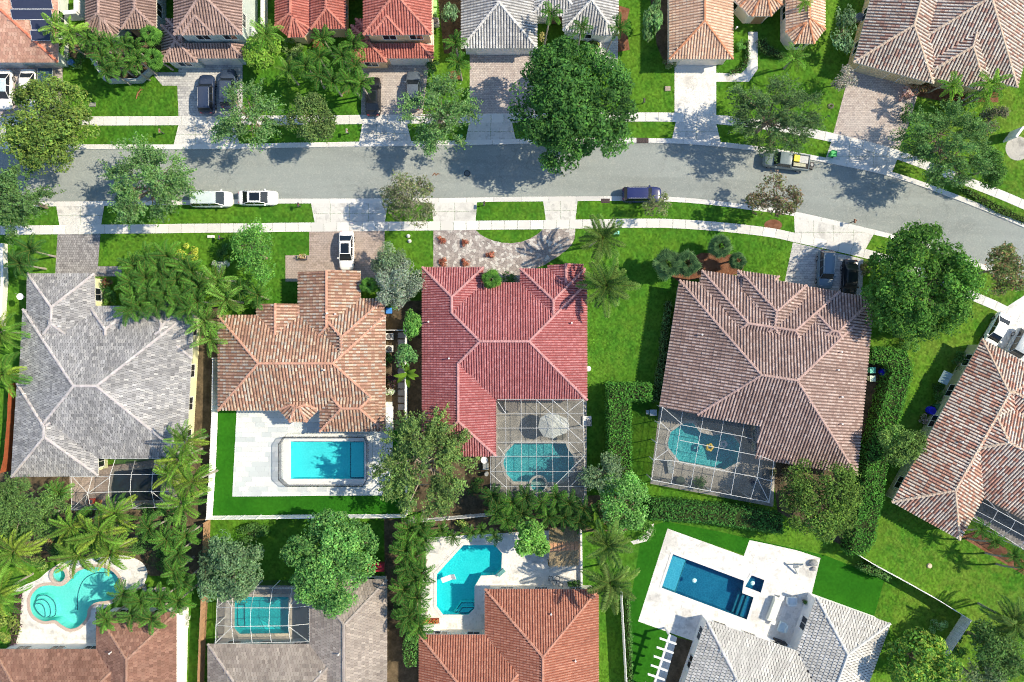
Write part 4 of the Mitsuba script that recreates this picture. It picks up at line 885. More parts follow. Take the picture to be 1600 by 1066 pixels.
# ---------------------------------------------------------------- palms
def frond_mesh(L, e0, droop, nl, ll, lw, pal, r, hang=.35, fwd=.6, plume=0., rach=(.22, .26, .07), twist=0.):
    """feather leaf: an arching midrib along +x with paired leaflets"""
    n = 12; t = np.linspace(0, 1, n); el = e0 - droop * t ** 1.2; ds = L / (n - 1)
    x = np.concatenate([[0], np.cumsum(np.cos(el[:-1]) * ds)]); z = np.concatenate([[0], np.cumsum(np.sin(el[:-1]) * ds)])
    y = twist * t ** 2
    m = MB().tube(np.c_[x, y, z], np.linspace(.035, .008, n), 4, rach)
    base = np.array(pal[r.integers(len(pal))]) * (1 + r.normal(0, .12))
    V, F, C = [], [], []
    for i, s in enumerate(np.linspace(.10, .985, nl)):
        p = np.array([np.interp(s, t, x), np.interp(s, t, y), np.interp(s, t, z)]); a = np.interp(s, t, el); f = np.array([math.cos(a), 0, math.sin(a)])
        up = np.array([-math.sin(a), 0, math.cos(a)])
        q = ll * (math.sin(math.pi * min(1, .12 + s * .80)) ** .6) * (1 - .25 * s)
        for sd in (-1, 1):
            pl = plume * r.uniform(-1, 1)
            d = np.array([0, sd, 0]) * math.cos(fwd) + f * math.sin(fwd) + up * (.18 + pl) + r.normal(0, .07, 3); d /= np.linalg.norm(d)
            mid = p + d * q * .5; tip = p + d * q * .95 + np.array([0, 0, -hang * q])
            w = f * lw * .5 * r.uniform(.8, 1.2); k = len(V)
            V += [p, mid - w, tip, mid + w + up * lw * .18]; F += [[k, k + 1, k + 2], [k, k + 2, k + 3]]
            c = base * (1 + r.normal(0, .12)); C += [c * (1 + .1 * s)] * 4
    m.add(V, F, np.clip(np.array(C) * 1.85 + [.004, .006, .012], .004, .9)); return m

def fan_mesh(Lp, R, nb, pal, r, e0=.5):
    m = MB(); el = np.linspace(e0, e0 - .55, 5); x = np.concatenate([[0], np.cumsum(np.cos(el[:-1]) * Lp / 4)]); z = np.concatenate([[0], np.cumsum(np.sin(el[:-1]) * Lp / 4)])
    m.tube(np.c_[x, x * 0, z], np.linspace(.03, .018, 5), 4, (.16, .2, .06))
    o = np.array([x[-1], 0, z[-1]]); f = np.array([math.cos(el[-1] - .25), 0, math.sin(el[-1] - .25)]); up = np.array([-f[2], 0, f[0]])
    base = np.array(pal[r.integers(len(pal))]) * (1 + r.normal(0, .1)); V, F, C = [], [], []
    for a in np.linspace(-2.3, 2.3, nb):
        d = f * math.cos(a) + np.array([0, 1, 0]) * math.sin(a) - up * (.06 + .12 * abs(a) / 2.3); sdd = np.cross(d, up); sdd /= np.linalg.norm(sdd)
        L = R * r.uniform(.85, 1.08) * (1 - .12 * abs(a) / 2.3); w = sdd * R * .085; k = len(V)
        mid = o + d * L * .6 + up * R * .03
        V += [o, mid - w, o + d * L - np.array([0, 0, .16 * L]), mid + w]; F += [[k, k + 1, k + 2], [k, k + 2, k + 3]]
        c = base * (1 + r.normal(0, .14)); C += [c] * 4
    m.add(V, F, np.clip(np.array(C) * 1.85 + [.004, .006, .012], .004, .9)); return m

FRONDS = {}
def frond_set(name, make, nfr, levels):
    r = np.random.default_rng(hash_(name)); FRONDS[name] = (nfr, [[cply(*a, 'leaf') for a in [make(e0, r).arrays() for _ in range(2)]] for e0 in levels])
def hash_(s): return sum((i + 1) * ord(c) for i, c in enumerate(s))
def feather(L, nl, ll, lw, pal, droop, **k): return lambda e0, r: frond_mesh(L * r.uniform(.92, 1.08), e0, droop * r.uniform(.85, 1.15), nl, ll, lw, pal, r, twist=r.normal(0, .12 * L / 3), **k)
LV = (1.15, .80, .48, .15, -.18)
frond_set('coco', feather(3.3, 34, .78, .085, G_COCO, 1.25), 17, LV)
frond_set('cocod', feather(3.4, 36, .85, .11, [(.08, .17, .042), (.105, .195, .048), (.14, .21, .06)], 1.2), 20, LV)
frond_set('christmas', feather(1.9, 22, .55, .10, G_PALM, 1.7, plume=.25), 13, (1.2, .95, .7, .4))
frond_set('christmasd', feather(1.9, 22, .55, .10, G_DPALM, 1.7, plume=.25), 13, (1.2, .95, .7, .4))
frond_set('foxtail', feather(2.1, 26, .50, .11, [(.15, .27, .04), (.18, .30, .05), (.12, .23, .04)], 1.3, plume=.5), 12, (1.15, .8, .5, .1))
frond_set('pale', feather(2.3, 26, .55, .07, [(.13, .25, .05), (.16, .28, .06)], 1.4, plume=.3), 14, (1.2, .85, .5, .15))
frond_set('fan', lambda e0, r: fan_mesh(.75 * r.uniform(.85, 1.15), .72, 17, G_PALM, r, e0), 22, (1.25, .85, .45, .05, -.35))
frond_set('bluefan', lambda e0, r: fan_mesh(1.0 * r.uniform(.85, 1.15), .95, 19, G_BLUE, r, e0), 26, (1.25, .85, .45, .05, -.35))
def palm(label, px, py, h, kind, s=1.0, group=None, lean=None, trunk=.11, name='palm_tree', col=(.34, .31, .27), cs=True):
    k = thing(name, label, 'palm tree' if name == 'palm_tree' else 'plant', group); r = np.random.default_rng(int(px * 7 + py * 13))
    c = P(px, py, h); lean = r.normal(0, .25, 2) if lean is None else np.array(lean); b = np.array([c[0] + lean[0], c[1] + lean[1], -.05])
    pts = [b, b + (c - b) * [.15, .15, .33], b + (c - b) * [.5, .5, .7], c]
    part(k, 'trunk', MB().tube(pts, [trunk * 1.35, trunk, trunk * .9, trunk * .8], 7, col), 'bark')
    if cs and kind.startswith(('chris', 'fox', 'pale')): part(k, 'crownshaft', MB().tube([c - [0, 0, .75], c - [0, 0, .3], c + [0, 0, .05]], [trunk * 1.1, trunk * 1.05, trunk * .5], 7, (.16, .26, .08)), 'paint')
    n, lv = FRONDS[kind]; n = max(5, int(n * r.uniform(.9, 1.12))); az = r.uniform(0, 360)
    for i in range(n):
        l = min(len(lv) - 1, int(i / n * len(lv))); az += 137.5 + r.normal(0, 9)
        scene[newkey('frond', k)] = {**lv[l][r.integers(2)], 'to_world': T().translate(c.tolist()).rotate([0, 0, 1], float(az)).rotate([1, 0, 0], float(r.normal(0, 9))).scale(float(s * r.uniform(.86, 1.12)))}
    return k

def banana_leaf(e0, r):
    m = MB(); n = 7; L = 2.0 * r.uniform(.85, 1.1); t = np.linspace(0, 1, n); el = e0 - 1.35 * t; ds = L / (n - 1)
    x = np.concatenate([[0], np.cumsum(np.cos(el[:-1]) * ds)]); z = np.concatenate([[0], np.cumsum(np.sin(el[:-1]) * ds)])
    w = .30 * np.sin(np.pi * np.clip(.08 + t * .9, 0, 1)) ** .6; c = np.array((.13, .25, .03)) * r.uniform(.8, 1.2)
    V = np.vstack([np.c_[x, -w, z + w * .25], np.c_[x, x * 0, z], np.c_[x, w, z + w * .25]]); F = []
    for i in range(n - 1):
        for o in (0, n): F.append([o + i, o + i + 1, o + n + i + 1, o + n + i])
    return m.add(V, F, c)
frond_set('banana', lambda e0, r: banana_leaf(e0, r), 9, (1.1, .7, .3))

# front yards of the north row
palm('yellow green plume palm nearest the solar panels', 88, 44, 5.2, 'foxtail', 1.05)
palm('yellow green plume palm beside the taupe entry bay, second of its pair', 112, 50, 5.2, 'foxtail', 1.0)
palm('yellow green plume palm leaning over the blue barrel', 106, 66, 4.4, 'foxtail', .85)
for x, y in [(140, 62), (157, 66), (176, 72), (197, 70), (213, 76), (160, 90), (183, 98), (204, 104), (170, 112), (216, 94)]:
    palm('drooping palm in the thicket behind the low grey wall', x, y, 4.2, 'christmas', .82, 'drooping palms behind the low grey wall')
palm('round fan palm by the arched entry of the taupe house', 236, 54, 3.8, 'fan', 1.0)
palm('round fan palm by the corner of the low grey wall', 241, 92, 3.6, 'fan', 1.0)
for x, y in [(505, 62), (553, 70), (499, 90), (536, 88), (556, 104), (500, 120), (520, 128), (546, 128), (564, 132), (478, 104)]:
    palm('palm in the grove in front of the coral house', x, y, 4.6, 'christmas', .92, 'palm grove in front of the coral house')
palm('pale feathery palm on the lawn beside the palm grove', 452, 112, 3.8, 'pale', .8)
palm('feathery palm between the two storey houses', 416, 54, 4.2, 'pale', .95)
palm('palm beside the pink drive, the upper of two', 712, 68, 4.6, 'christmas', .85)
palm('palm beside the pink drive, the lower of two', 716, 98, 4.4, 'christmas', .85)
palm('palm standing in the entry court of the silver roof', 861, 21, 5.4, 'christmas', .82, lean=(-.6, -2.))
palm('palm between the entry court and the pale walk of the silver roof', 909, 44, 4.6, 'christmas', .78, lean=(-.2, -1.2))
palm('palm leaning over the pale walk at the mulch bed', 966, 44, 5.2, 'christmas', .86, lean=(-1.4, -2.2))
palm('pale feathery palm below the peach turret', 1240, 92, 3.6, 'pale', .95)
palm('yellow green palm top against the peach turret', 1256, 4, 4.6, 'foxtail', .55)
palm('bright palm by the entry of the whitewashed house', 1487, 134, 4.8, 'foxtail', .9, lean=(.2, 1.0))
palm('bright palm at the corner of the whitewashed house', 1548, 132, 5.0, 'foxtail', 1.05)
palm('smaller bright palm behind the corner palm of the whitewashed house', 1538, 150, 3.6, 'pale', .75)
# middle row
palm('dark feather palm beside the grey paver drive, upper of the pair', 50, 391, 4.4, 'christmasd', 1.15)
palm('dark feather palm beside the grey paver drive, lower of the pair', 33, 412, 4.4, 'christmasd', 1.05)
palm('coconut palm at the west edge beside the grey roof, upper one', 6, 520, 5.0, 'coco', .85)
palm('coconut palm at the west edge overhanging the grey roof', 8, 584, 5.6, 'coco', .95)
for x, y in [(212, 416), (236, 404), (262, 400), (288, 416), (206, 440), (230, 434), (254, 428), (278, 438), (302, 426), (212, 462), (236, 456), (262, 458), (290, 462), (220, 478), (312, 448), (276, 474), (250, 418), (248, 476), (206, 484), (296, 484), (310, 470)]:
    palm('drooping palm in the dense clump in front of the grey roof', x, y, 4.6, 'christmas', 1.12, 'palm clump in front of the grey roof')
palm('soft feather palm at the east side of the dense clump', 342, 440, 4.8, 'pale', 1.1)
palm('soft feather palm in the middle between grey and mixed roofs', 356, 468, 4.8, 'pale', 1.15)
palm('soft feather palm leaning on the grey roof', 322, 502, 4.8, 'pale', 1.15)
palm('soft feather palm lowest beside the grey roof', 330, 530, 4.4, 'pale', 1.0)
palm('darker palm beside the small tan parking bay', 404, 461, 3.8, 'christmas', 1.05)
palm('dark young palm between the soft feather palms', 378, 452, 3.4, 'christmasd', .9)
palm('round fan palm in front of the orange garage roof', 577, 446, 3.2, 'fan', .92)
palm('round fan palm in the entry notch of the red roof', 768, 437, 3.6, 'fan', .98)
palm('coconut palm on the lawn by the cobble drive', 942, 372, 5.6, 'cocod', .92, lean=(-.9, -.2), cs=False)
palm('pale coconut palm overhanging the red roof', 948, 446, 5.8, 'cocod', 1.04, lean=(-.5, .3))
palm('blue green fan palm at the roof corner, darker of two touching', 1043, 414, 3.6, 'bluefan', 1.08)
palm('blue green fan palm touching the roof corner one, paler', 1073, 412, 3.4, 'bluefan', 1.02)
palm('blue green fan palm by the sidewalk in a mulch ring', 1124, 385, 2.6, 'bluefan', .92, trunk=.2)
palm('small upright fan palm at the brown gable', 1152, 408, 2.6, 'bluefan', .66)
palm('yellow green banana plant over the stepping stones', 637, 584, 3.0, 'banana', .85, name='banana_plant')
# behind the grey roof
for x, y, s in [(291, 690, 1.0), (280, 718, 1.0), (302, 752, 1.0), (286, 784, .95), (268, 742, .85)]:
    palm('bright coconut palm in the row along the white wall behind the grey roof', x, y, 6.2, 'coco', s * .85, 'coconut palms along the white wall')
palm('small palm at the corner of the vaulted cage', 94, 770, 3.4, 'christmas', 1.0)
palm('palm in the dark planting beside the western tree', 72, 800, 4.0, 'christmasd', 1.05)
palm('coconut palm above the round spa', 113, 822, 6.4, 'coco', .88)
palm('coconut palm with yellowing fronds above the lagoon pool', 155, 834, 6.8, 'coco', .98)
palm('coconut palm hanging over the lagoon spa', 124, 866, 5.8, 'coco', .9)
palm('coconut palm hanging over the east lobe of the lagoon pool', 176, 860, 6.0, 'coco', .92)
palm('coconut palm just below the vaulted cage', 182, 803, 5.6, 'coco', .85)
palm('large coconut palm at the west edge above the white deck', 24, 862, 6.4, 'coco', 1.05)
palm('yellowing coconut palm at the west edge beside the deck', 2, 928, 5.6, 'coco', .95)
for x, y in [(234, 826), (279, 862), (276, 893), (292, 836), (262, 842), (288, 906)]:
    palm('bushy palm in the tall stand east of the lagoon pool', x, y, 4.6, 'christmas', 1.08, 'palm stand east of the lagoon pool')
for x, y in [(194, 928), (168, 967), (208, 960), (238, 966), (252, 934), (280, 938), (222, 940)]:
    palm('bushy palm in the row along the rust brown roof', x, y, 4.4, 'christmas', 1.0, 'palms along the rust brown roof')
# around the angular pool
for x, y in [(655, 822), (642, 842), (650, 868), (660, 894), (648, 906), (652, 932), (646, 956), (655, 978), (640, 886), (636, 966), (634, 860), (632, 920), (640, 826), (662, 842)]:
    palm('drooping palm in the column west of the angular pool', x, y, 4.2, 'christmas', 1.08, 'palm column west of the angular pool')
for x, y in [(690, 828), (708, 840), (737, 832), (772, 838), (752, 828)]:
    palm('low palm along the top of the angular pool', x, y, 2.6, 'christmas', .62, 'low palms along the angular pool')
for x, y in [(780, 790), (800, 784), (822, 776), (846, 786), (868, 776), (890, 786), (912, 794), (792, 810), (816, 802), (856, 806), (882, 808), (906, 814), (770, 774), (776, 802), (930, 804)]:
    palm('dark spiky palm in the thicket below the red roof cage', x, y, 3.4, 'christmasd' if (x + y) % 3 else 'christmas', .92, 'palm thicket below the red roof cage')
palm('coconut palm beside the thatched hut', 949, 852, 6.4, 'cocod', .88, lean=(.2, .2))
palm('coconut palm at the north east corner of the terracotta roof', 953, 910, 6.4, 'cocod', .98, lean=(.2, .1))
palm('broad leaved banana plant beside the coconut palm and hut', 938, 826, 4.0, 'banana', 1.15, name='banana_plant')
# east side
for x, y in [(1531, 826), (1553, 844), (1582, 868), (1600, 886)]:
    palm('slender palm in the row along the eastern cage', x, y, 4.2, 'christmas', .72, 'slender palms along the eastern cage', lean=(-.3, -1.0))
palm('feather palm on the lawn at the east edge, low down', 1584, 972, 5.2, 'cocod', .95, lean=(-.6, .2))

# ---------------------------------------------------------------- hedges, shrubs, ground cover
def leaf_box(pg, h, dens, leaf, pal, r, bump=.2):
    """leaves over the top and sides of a clipped hedge with a dark twiggy core"""
    m = MB(); b = pg.bounds; A = pg.area; n = int(A * dens * 1.25)
    xy = r.uniform([b[0], b[1]], [b[2], b[3]], (int(n * (b[2] - b[0]) * (b[3] - b[1]) / A) + 10, 2)); xy = xy[shapely.contains_xy(pg, xy[:, 0], xy[:, 1])]
    z = h + (meshkit.fbm(np.c_[xy * .8, xy[:, :1] * 0], 3, 5) - .5) * bump * 3 + r.normal(0, bump * .4, len(xy))
    P1 = np.c_[xy, z]; N1 = np.array([0, 0, 1.]) + r.normal(0, .55, (len(xy), 3))
    L = pg.exterior.length; k = int(L * h * dens * .75); s = r.uniform(0, L, k); q = np.array([[p.x, p.y] for p in (pg.exterior.interpolate(x) for x in s)]); q2 = np.array([[p.x, p.y] for p in (pg.exterior.interpolate((x + .05) % L) for x in s)])
    d = q2 - q; d /= np.linalg.norm(d, axis=1, keepdims=True) + 1e-9; ori = 1 if pg.exterior.is_ccw else -1; out = np.c_[d[:, 1], -d[:, 0]] * ori
    P2 = np.c_[q + out * r.normal(0, bump * .6, (k, 1)), r.uniform(.05, h, k)]; N2 = np.c_[out, np.full(k, .35)] + r.normal(0, .5, (k, 3))
    P_, N_ = np.vstack([P1, P2]), np.vstack([N1, N2])
    m.add(*leaf_quads(P_, N_, leaf * r.uniform(.7, 1.35, len(P_)), leafcol(pal, len(P_), r, .28), .6, r)); return m
HEDGE = [(.055, .16, .025), (.075, .195, .03), (.042, .125, .02)]
def hedge(label, pts, h, pal=HEDGE, width=None, dens=48, leaf=.24, name='hedge', cat='hedge', curved=False):
    r = np.random.default_rng(hash_(label)); k = thing(name, label, cat)
    pg = poly(pts, h) if width is None else LineString(PP(pts, h)).buffer(width / 2, cap_style=2)
    part(k, 'branch_core', MB().poly(pg.buffer(-.14), 0, h - .12, (.03, .045, .015)), 'bark')
    part(k, 'foliage', leaf_box(pg, h, dens, leaf, pal, r), 'leaf')
hedge('tall clipped hedge in an angle between the red and brown roofs', [(950, 600), (1019, 600), (1019, 625), (985, 627), (986, 660), (987, 740), (984, 762), (951, 762), (952, 660)], 2.6)
hedge('thin dark hedge along the west wall of the brown roof', [(1043, 470), (1050, 472), (1032, 628), (1022, 626)], 1.1, [(.06, .12, .04), (.08, .14, .05), (.045, .09, .03)])
hedge('long tall clipped hedge curving round the east side of the brown roof', [(1362, 545), (1392, 543), (1414, 549), (1424, 562), (1426, 585), (1418, 615), (1406, 655), (1392, 695), (1386, 740), (1378, 790), (1366, 850), (1352, 868), (1328, 868), (1340, 800), (1352, 740), (1358, 700), (1372, 655), (1385, 610), (1394, 580), (1388, 568), (1362, 566)], 2.5)
hedge('wide clipped hedge north of the deep blue pool', [(1018, 782), (1060, 785), (1120, 790), (1180, 797), (1225, 806), (1224, 835), (1180, 828), (1110, 818), (1050, 814), (1016, 812)], 2.3, [(.04, .125, .024), (.055, .15, .03), (.032, .10, .02)])
hedge('low hedge along the white fence beside the vivid turf', [(979, 928), (984, 928), (990, 1080), (984, 1080)], 1.3, [(.07, .15, .04), (.09, .18, .05), (.05, .12, .03)], leaf=.18)
hedge('narrow green hedge column below the palm column', [(636, 985), (657, 983), (655, 1010), (650, 1042), (634, 1042), (630, 1015)], 2.6, [(.065, .17, .035), (.09, .20, .045), (.05, .13, .03)])
hedge('low leafy hedge along the white fence at the south east', [(1352, 884), (1372, 888), (1394, 902), (1388, 908), (1362, 898), (1345, 890)], 1.6, [(.075, .17, .04), (.10, .2, .05)])
hedge('purple leaved border along the west side of the white deck', [(23, 930), (31, 926), (27, 985), (20, 1014), (13, 1012)], .6, [(.08, .03, .06), (.10, .045, .08), (.06, .025, .04)], leaf=.16)
hedge('low dark green border beside the white walk of the peach house', [(1166, 62), (1172, 62), (1172, 96), (1160, 110), (1142, 116), (1140, 110), (1158, 102), (1166, 88)], .6, [(.05, .13, .03), (.07, .16, .04)], leaf=.16)
hedge('dark green border east of the white walk of the peach house', [(1185, 60), (1196, 60), (1206, 72), (1228, 84), (1226, 92), (1200, 84), (1186, 74)], .7, [(.045, .10, .03), (.06, .12, .035)], leaf=.18)
hedge('dark strip of shrubs below the road bend at the east edge', [(1500, 296), (1512, 292), (1560, 318), (1610, 342), (1606, 350), (1560, 332)], .5, [(.06, .12, .02), (.08, .15, .03)], leaf=.18)

def shrub(label, px, py, rpx, pal, h=1.1, name='shrub', dens=1.0, group=None, leaf=.2):
    r = np.random.default_rng(int(px * 31 + py * 17)); k = thing(name, label, 'shrub', group); rad = rpx * SC; c = P(px, py, h * .6)
    (v, f, col), cl = crown_clumps(rad, h * .5, max(8, int(14 * dens)), int(520 * dens * max(1, rad * rad)), leaf, pal, r, max(.25, rad * .36), .5)
    b = MB()
    for e in cl[:7]: b.tube([[c[0], c[1], -.03], c + e * .6 - [0, 0, .1]], [.04, .015], 4, (.22, .17, .12))
    part(k, 'stem', b, 'bark'); m = MB(); m.add(v + c, f, col); part(k, 'foliage', m, 'leaf')
SH_G, SH_D = [(.07, .17, .035), (.10, .21, .045)], [(.045, .105, .025), (.06, .13, .032)]
shrub('red leaved shrub by the coral entry', 497, 68, 10, [(.30, .06, .06), (.38, .10, .09), (.2, .05, .04)])
shrub('grey green bush by the faceted coral bay', 456, 78, 16, [(.12, .19, .06), (.16, .22, .09)])
shrub('green bush below the grey green bush of the coral bay', 474, 92, 12, SH_G)
shrub('rounded bush by the garage corner of the coral house', 676, 106, 11, SH_D, 1.3)
shrub('dark bushes in the shade behind the blue barrel', 120, 96, 15, SH_D, 1.2)
shrub('dark bush left of the thicket of drooping palms', 134, 82, 12, SH_D, 1.3)
shrub('pale round topiary at the entry court of the silver roof', 848, 60, 6, [(.22, .22, .08), (.26, .24, .1)], .8)
shrub('low plants inside the oval planter of the silver roof', 927, 72, 8, [(.14, .22, .06), (.2, .24, .06)], .7)
shrub('small shrub by the corner of the peach garage', 1046, 100, 9, [(.10, .14, .05), (.14, .16, .07)], 1.0)
shrub('rounded shrub beside the peach entry', 1157, 70, 8, SH_G, .9)
shrub('reddish bushes beside the pinkish drive', 1440, 138, 16, [(.20, .10, .06), (.12, .13, .05), (.26, .16, .10)], .9)
shrub('pink flowering shrub at the head of the pinkish drive', 1416, 148, 11, [(.48, .32, .30), (.25, .16, .13), (.55, .42, .38)], .8)
shrub('dark bush at the side of the pinkish drive', 1424, 178, 17, SH_D, 1.2)
shrub('green bush between the eastern palms', 1516, 152, 18, SH_G, 1.2)
shrub('leafy bush in front of the eastern palms', 1480, 168, 14, [(.08, .16, .03), (.12, .19, .05)], 1.)
shrub('small brown grass clump at the kerb side of the eastern lawn', 1533, 205, 10, [(.20, .15, .09), (.14, .14, .06)], .5)
shrub('dark red bush on the grey roof entry walk', 162, 444, 11, [(.14, .04, .03), (.06, .09, .03)], 1.1)
shrub('green bush in the notch beside the grey garage', 164, 458, 15, SH_G, 1.3)
shrub('bush with bright leaves under the grey garage eave', 170, 472, 11, [(.14, .24, .04), (.1, .2, .04)], .9)
shrub('white flowering clump by the small tan parking bay', 345, 416, 11, [(.62, .64, .60), (.2, .3, .12), (.5, .52, .47)], .8)
shrub('grey bush below the white flowering clump', 350, 394, 14, SH_D, .9)
shrub('yellow green grass clump above the dense palm clump', 292, 396, 15, [(.30, .32, .05), (.22, .28, .05)], .8)
shrub('dark bush beside the tan parking bay wall', 408, 480, 13, SH_D, 1.1)
shrub('red shrub by the orange garage roof', 557, 438, 8, [(.22, .06, .05), (.12, .1, .05)], 1.1)
shrub('low shrub in the shade of the silvery tree', 612, 474, 9, SH_G, .9)
shrub('dark shrub by the western air conditioner', 605, 562, 9, SH_D, 1.1)
shrub('dark purple shrub beside the stepping stones', 606, 594, 11, [(.07, .03, .05), (.05, .06, .04)], 1.0)
shrub('white flowering shrub beside the mixed roof wall', 608, 612, 8, [(.7, .7, .66), (.2, .28, .15)], .8)
shrub('clipped box at the red roof entry', 795, 434, 11, SH_D, .9)
shrub('low shrub at the brown gable beside the pale drive', 1222, 448, 7, SH_G, .8)
shrub('brown dry shrub row west of the round tree', 1352, 420, 9, [(.16, .14, .06), (.10, .12, .04)], .8)
shrub('bushes under the round tree at the garage corner', 1356, 452, 12, SH_G, 1.1)
shrub('dark ficus on the wet looking lawn below the round tree', 1412, 528, 24, [(.06, .14, .03), (.08, .17, .04)], 1.5)
shrub('bush with long shade beside the angled eastern house', 1500, 566, 14, SH_D, 1.3)
shrub('leafy plants along the wall of the angled eastern house', 1470, 614, 14, SH_D, 1.)
shrub('flowering plants below the wall window of the eastern house', 1443, 656, 8, [(.35, .25, .24), (.1, .13, .06)], .7)
shrub('low green plant beside the brown roof cage', 1218, 742, 14, [(.16, .15, .1), (.1, .13, .05)], .6)
shrub('dark bush at the top of the white deck palms', 60, 876, 16, [(.15, .21, .05), (.1, .16, .04)], 1.1)
shrub('dry leaf litter clump between lagoon palms', 86, 852, 14, [(.18, .13, .06), (.14, .12, .05)], .7)
shrub('yellow green bush at the west edge of the rust roof', 8, 980, 22, [(.12, .19, .04), (.18, .22, .05)], 1.2)
shrub('white flowering pots beside the rust roof wall', 288, 970, 9, [(.7, .7, .68), (.25, .28, .22)], .8)
shrub('dark ferny bushes above the small southern cage', 395, 840, 22, SH_D, 1.1)
shrub('big leaved plant at the top of the angular pool', 722, 822, 10, [(.24, .28, .08), (.12, .22, .05)], 1.)
shrub('bright leaved plant by the corner of the angular pool', 792, 820, 12, [(.16, .22, .05), (.1, .17, .04)], 1.2)
shrub('grey green potted shrub at the edge of the terracotta deck', 897, 913, 8, SH_D, .9)
shrub('leafy bush in the corner behind the stone edged path', 1006, 826, 16, SH_G, 1.4)
shrub('small bushy plant beside the gate wall at the south east', 1466, 978, 13, [(.20, .28, .12), (.12, .22, .06)], 1.4)
shrub('dark bush outside the corner of the pale gate wall', 1500, 1010, 16, SH_D, 1.3)
shrub('bright low bush in front of the south east corner tree', 1568, 1046, 16, [(.2, .3, .03), (.16, .25, .03)], .7)
shrub('bush at the corner of the north west lot', 386, 70, 14, [(.11, .2, .04), (.14, .22, .05)], 1.2)
for x, y in [(690, 375), (727, 379), (766, 398), (692, 410), (727, 410)]:
    shrub('small spiky reddish plant in a hole of the cobble drive', x, y, 5.5, [(.24, .08, .055), (.32, .14, .10), (.18, .09, .05)], .35, 'bromeliad', .8, 'reddish plants in the cobble drive', .16)

shrub('dark leafy undergrowth below the palm column, upper stretch', 632, 850, 17, SH_D, 1.6)
shrub('dark leafy undergrowth below the palm column, middle stretch', 630, 895, 17, SH_D, 1.6)
shrub('dark leafy undergrowth below the palm column, lower stretch', 631, 942, 17, SH_D, 1.6)
shrub('leafy undergrowth in the palm thicket below the red roof cage, west half', 800, 800, 24, SH_D, 1.8)
shrub('leafy undergrowth in the palm thicket below the red roof cage, east half', 880, 798, 24, SH_D, 1.8)
shrub('leafy undergrowth between the coconut palms above the lagoon', 100, 846, 22, SH_D, 1.5)
shrub('leafy undergrowth under the bushy palm stand east of the lagoon', 262, 868, 24, SH_D, 1.5)
shrub('leafy undergrowth at the north end of the palm stand by the lagoon', 226, 848, 18, SH_D, 1.4)
shrub('leafy undergrowth in the dense clump before the grey roof', 248, 440, 30, SH_D, 1.6)

shrub('leafy undergrowth along the south side of the vaulted cage, west part', 138, 812, 16, SH_D, 1.1)
shrub('leafy undergrowth along the south side of the vaulted cage, east part', 232, 800, 16, SH_D, 1.1)
shrub('leafy undergrowth at the foot of the coconut row by the white wall', 268, 806, 20, SH_G, 1.3)
shrub('low plants under the broad oak west of the red wing', 640, 770, 16, SH_D, .9)
shrub('low plants below the satellite dish of the red roof', 742, 760, 14, SH_D, .8)
# ---------------------------------------------------------------- vehicles (local frame: x forwards, z up, wheels on z = 0)
def loft(sections):
    """closed skin through rings of equal length (lists of points); rings run along x"""
    V = np.array(sections, float); n, k = V.shape[:2]; F = []
    for i in range(n - 1):
        for j in range(k): F.append([i * k + j, i * k + (j + 1) % k, (i + 1) * k + (j + 1) % k, (i + 1) * k + j])
    tri = [[0, j + 1, j] for j in range(1, k - 1)] + [[(n - 1) * k, (n - 1) * k + j, (n - 1) * k + j + 1] for j in range(1, k - 1)]
    f = np.array(F); f = np.vstack([f[:, [0, 1, 2]], f[:, [0, 2, 3]], tri]); return V.reshape(-1, 3), f[:, ::-1]

def ring(x, w, zb, zm, zt, crown=.04, sh=.86):
    half = [(0, zb), (w * .9, zb), (w, zb + .16), (w, zm), (w * .97, zt - .09), (w * sh, zt), (w * .5, zt + crown * .75), (0, zt + crown)]
    pts = [(x, y, z) for y, z in half] + [(x, -y, z) for y, z in half[-2:0:-1]]
    return pts

KINDS = {  # length, width, height, belt, [cabin rear base, rear top, front top, front base], deck z rear, hood z front
    'sedan': (4.8, 1.84, 1.45, .93, (-1.95, -1.05, .45, 1.30), .98, .82),
    'hatch': (4.4, 1.80, 1.48, .93, (-2.05, -1.55, .50, 1.25), .96, .84),
    'suv': (4.75, 1.92, 1.74, 1.06, (-2.25, -1.92, .55, 1.20), 1.05, 1.00),
    'van': (5.1, 1.98, 1.78, 1.04, (-2.42, -2.15, .85, 1.70), 1.04, .92),
    'pickup': (5.6, 1.98, 1.86, 1.12, (-.55, -.30, 1.00, 1.62), 1.10, 1.10)}

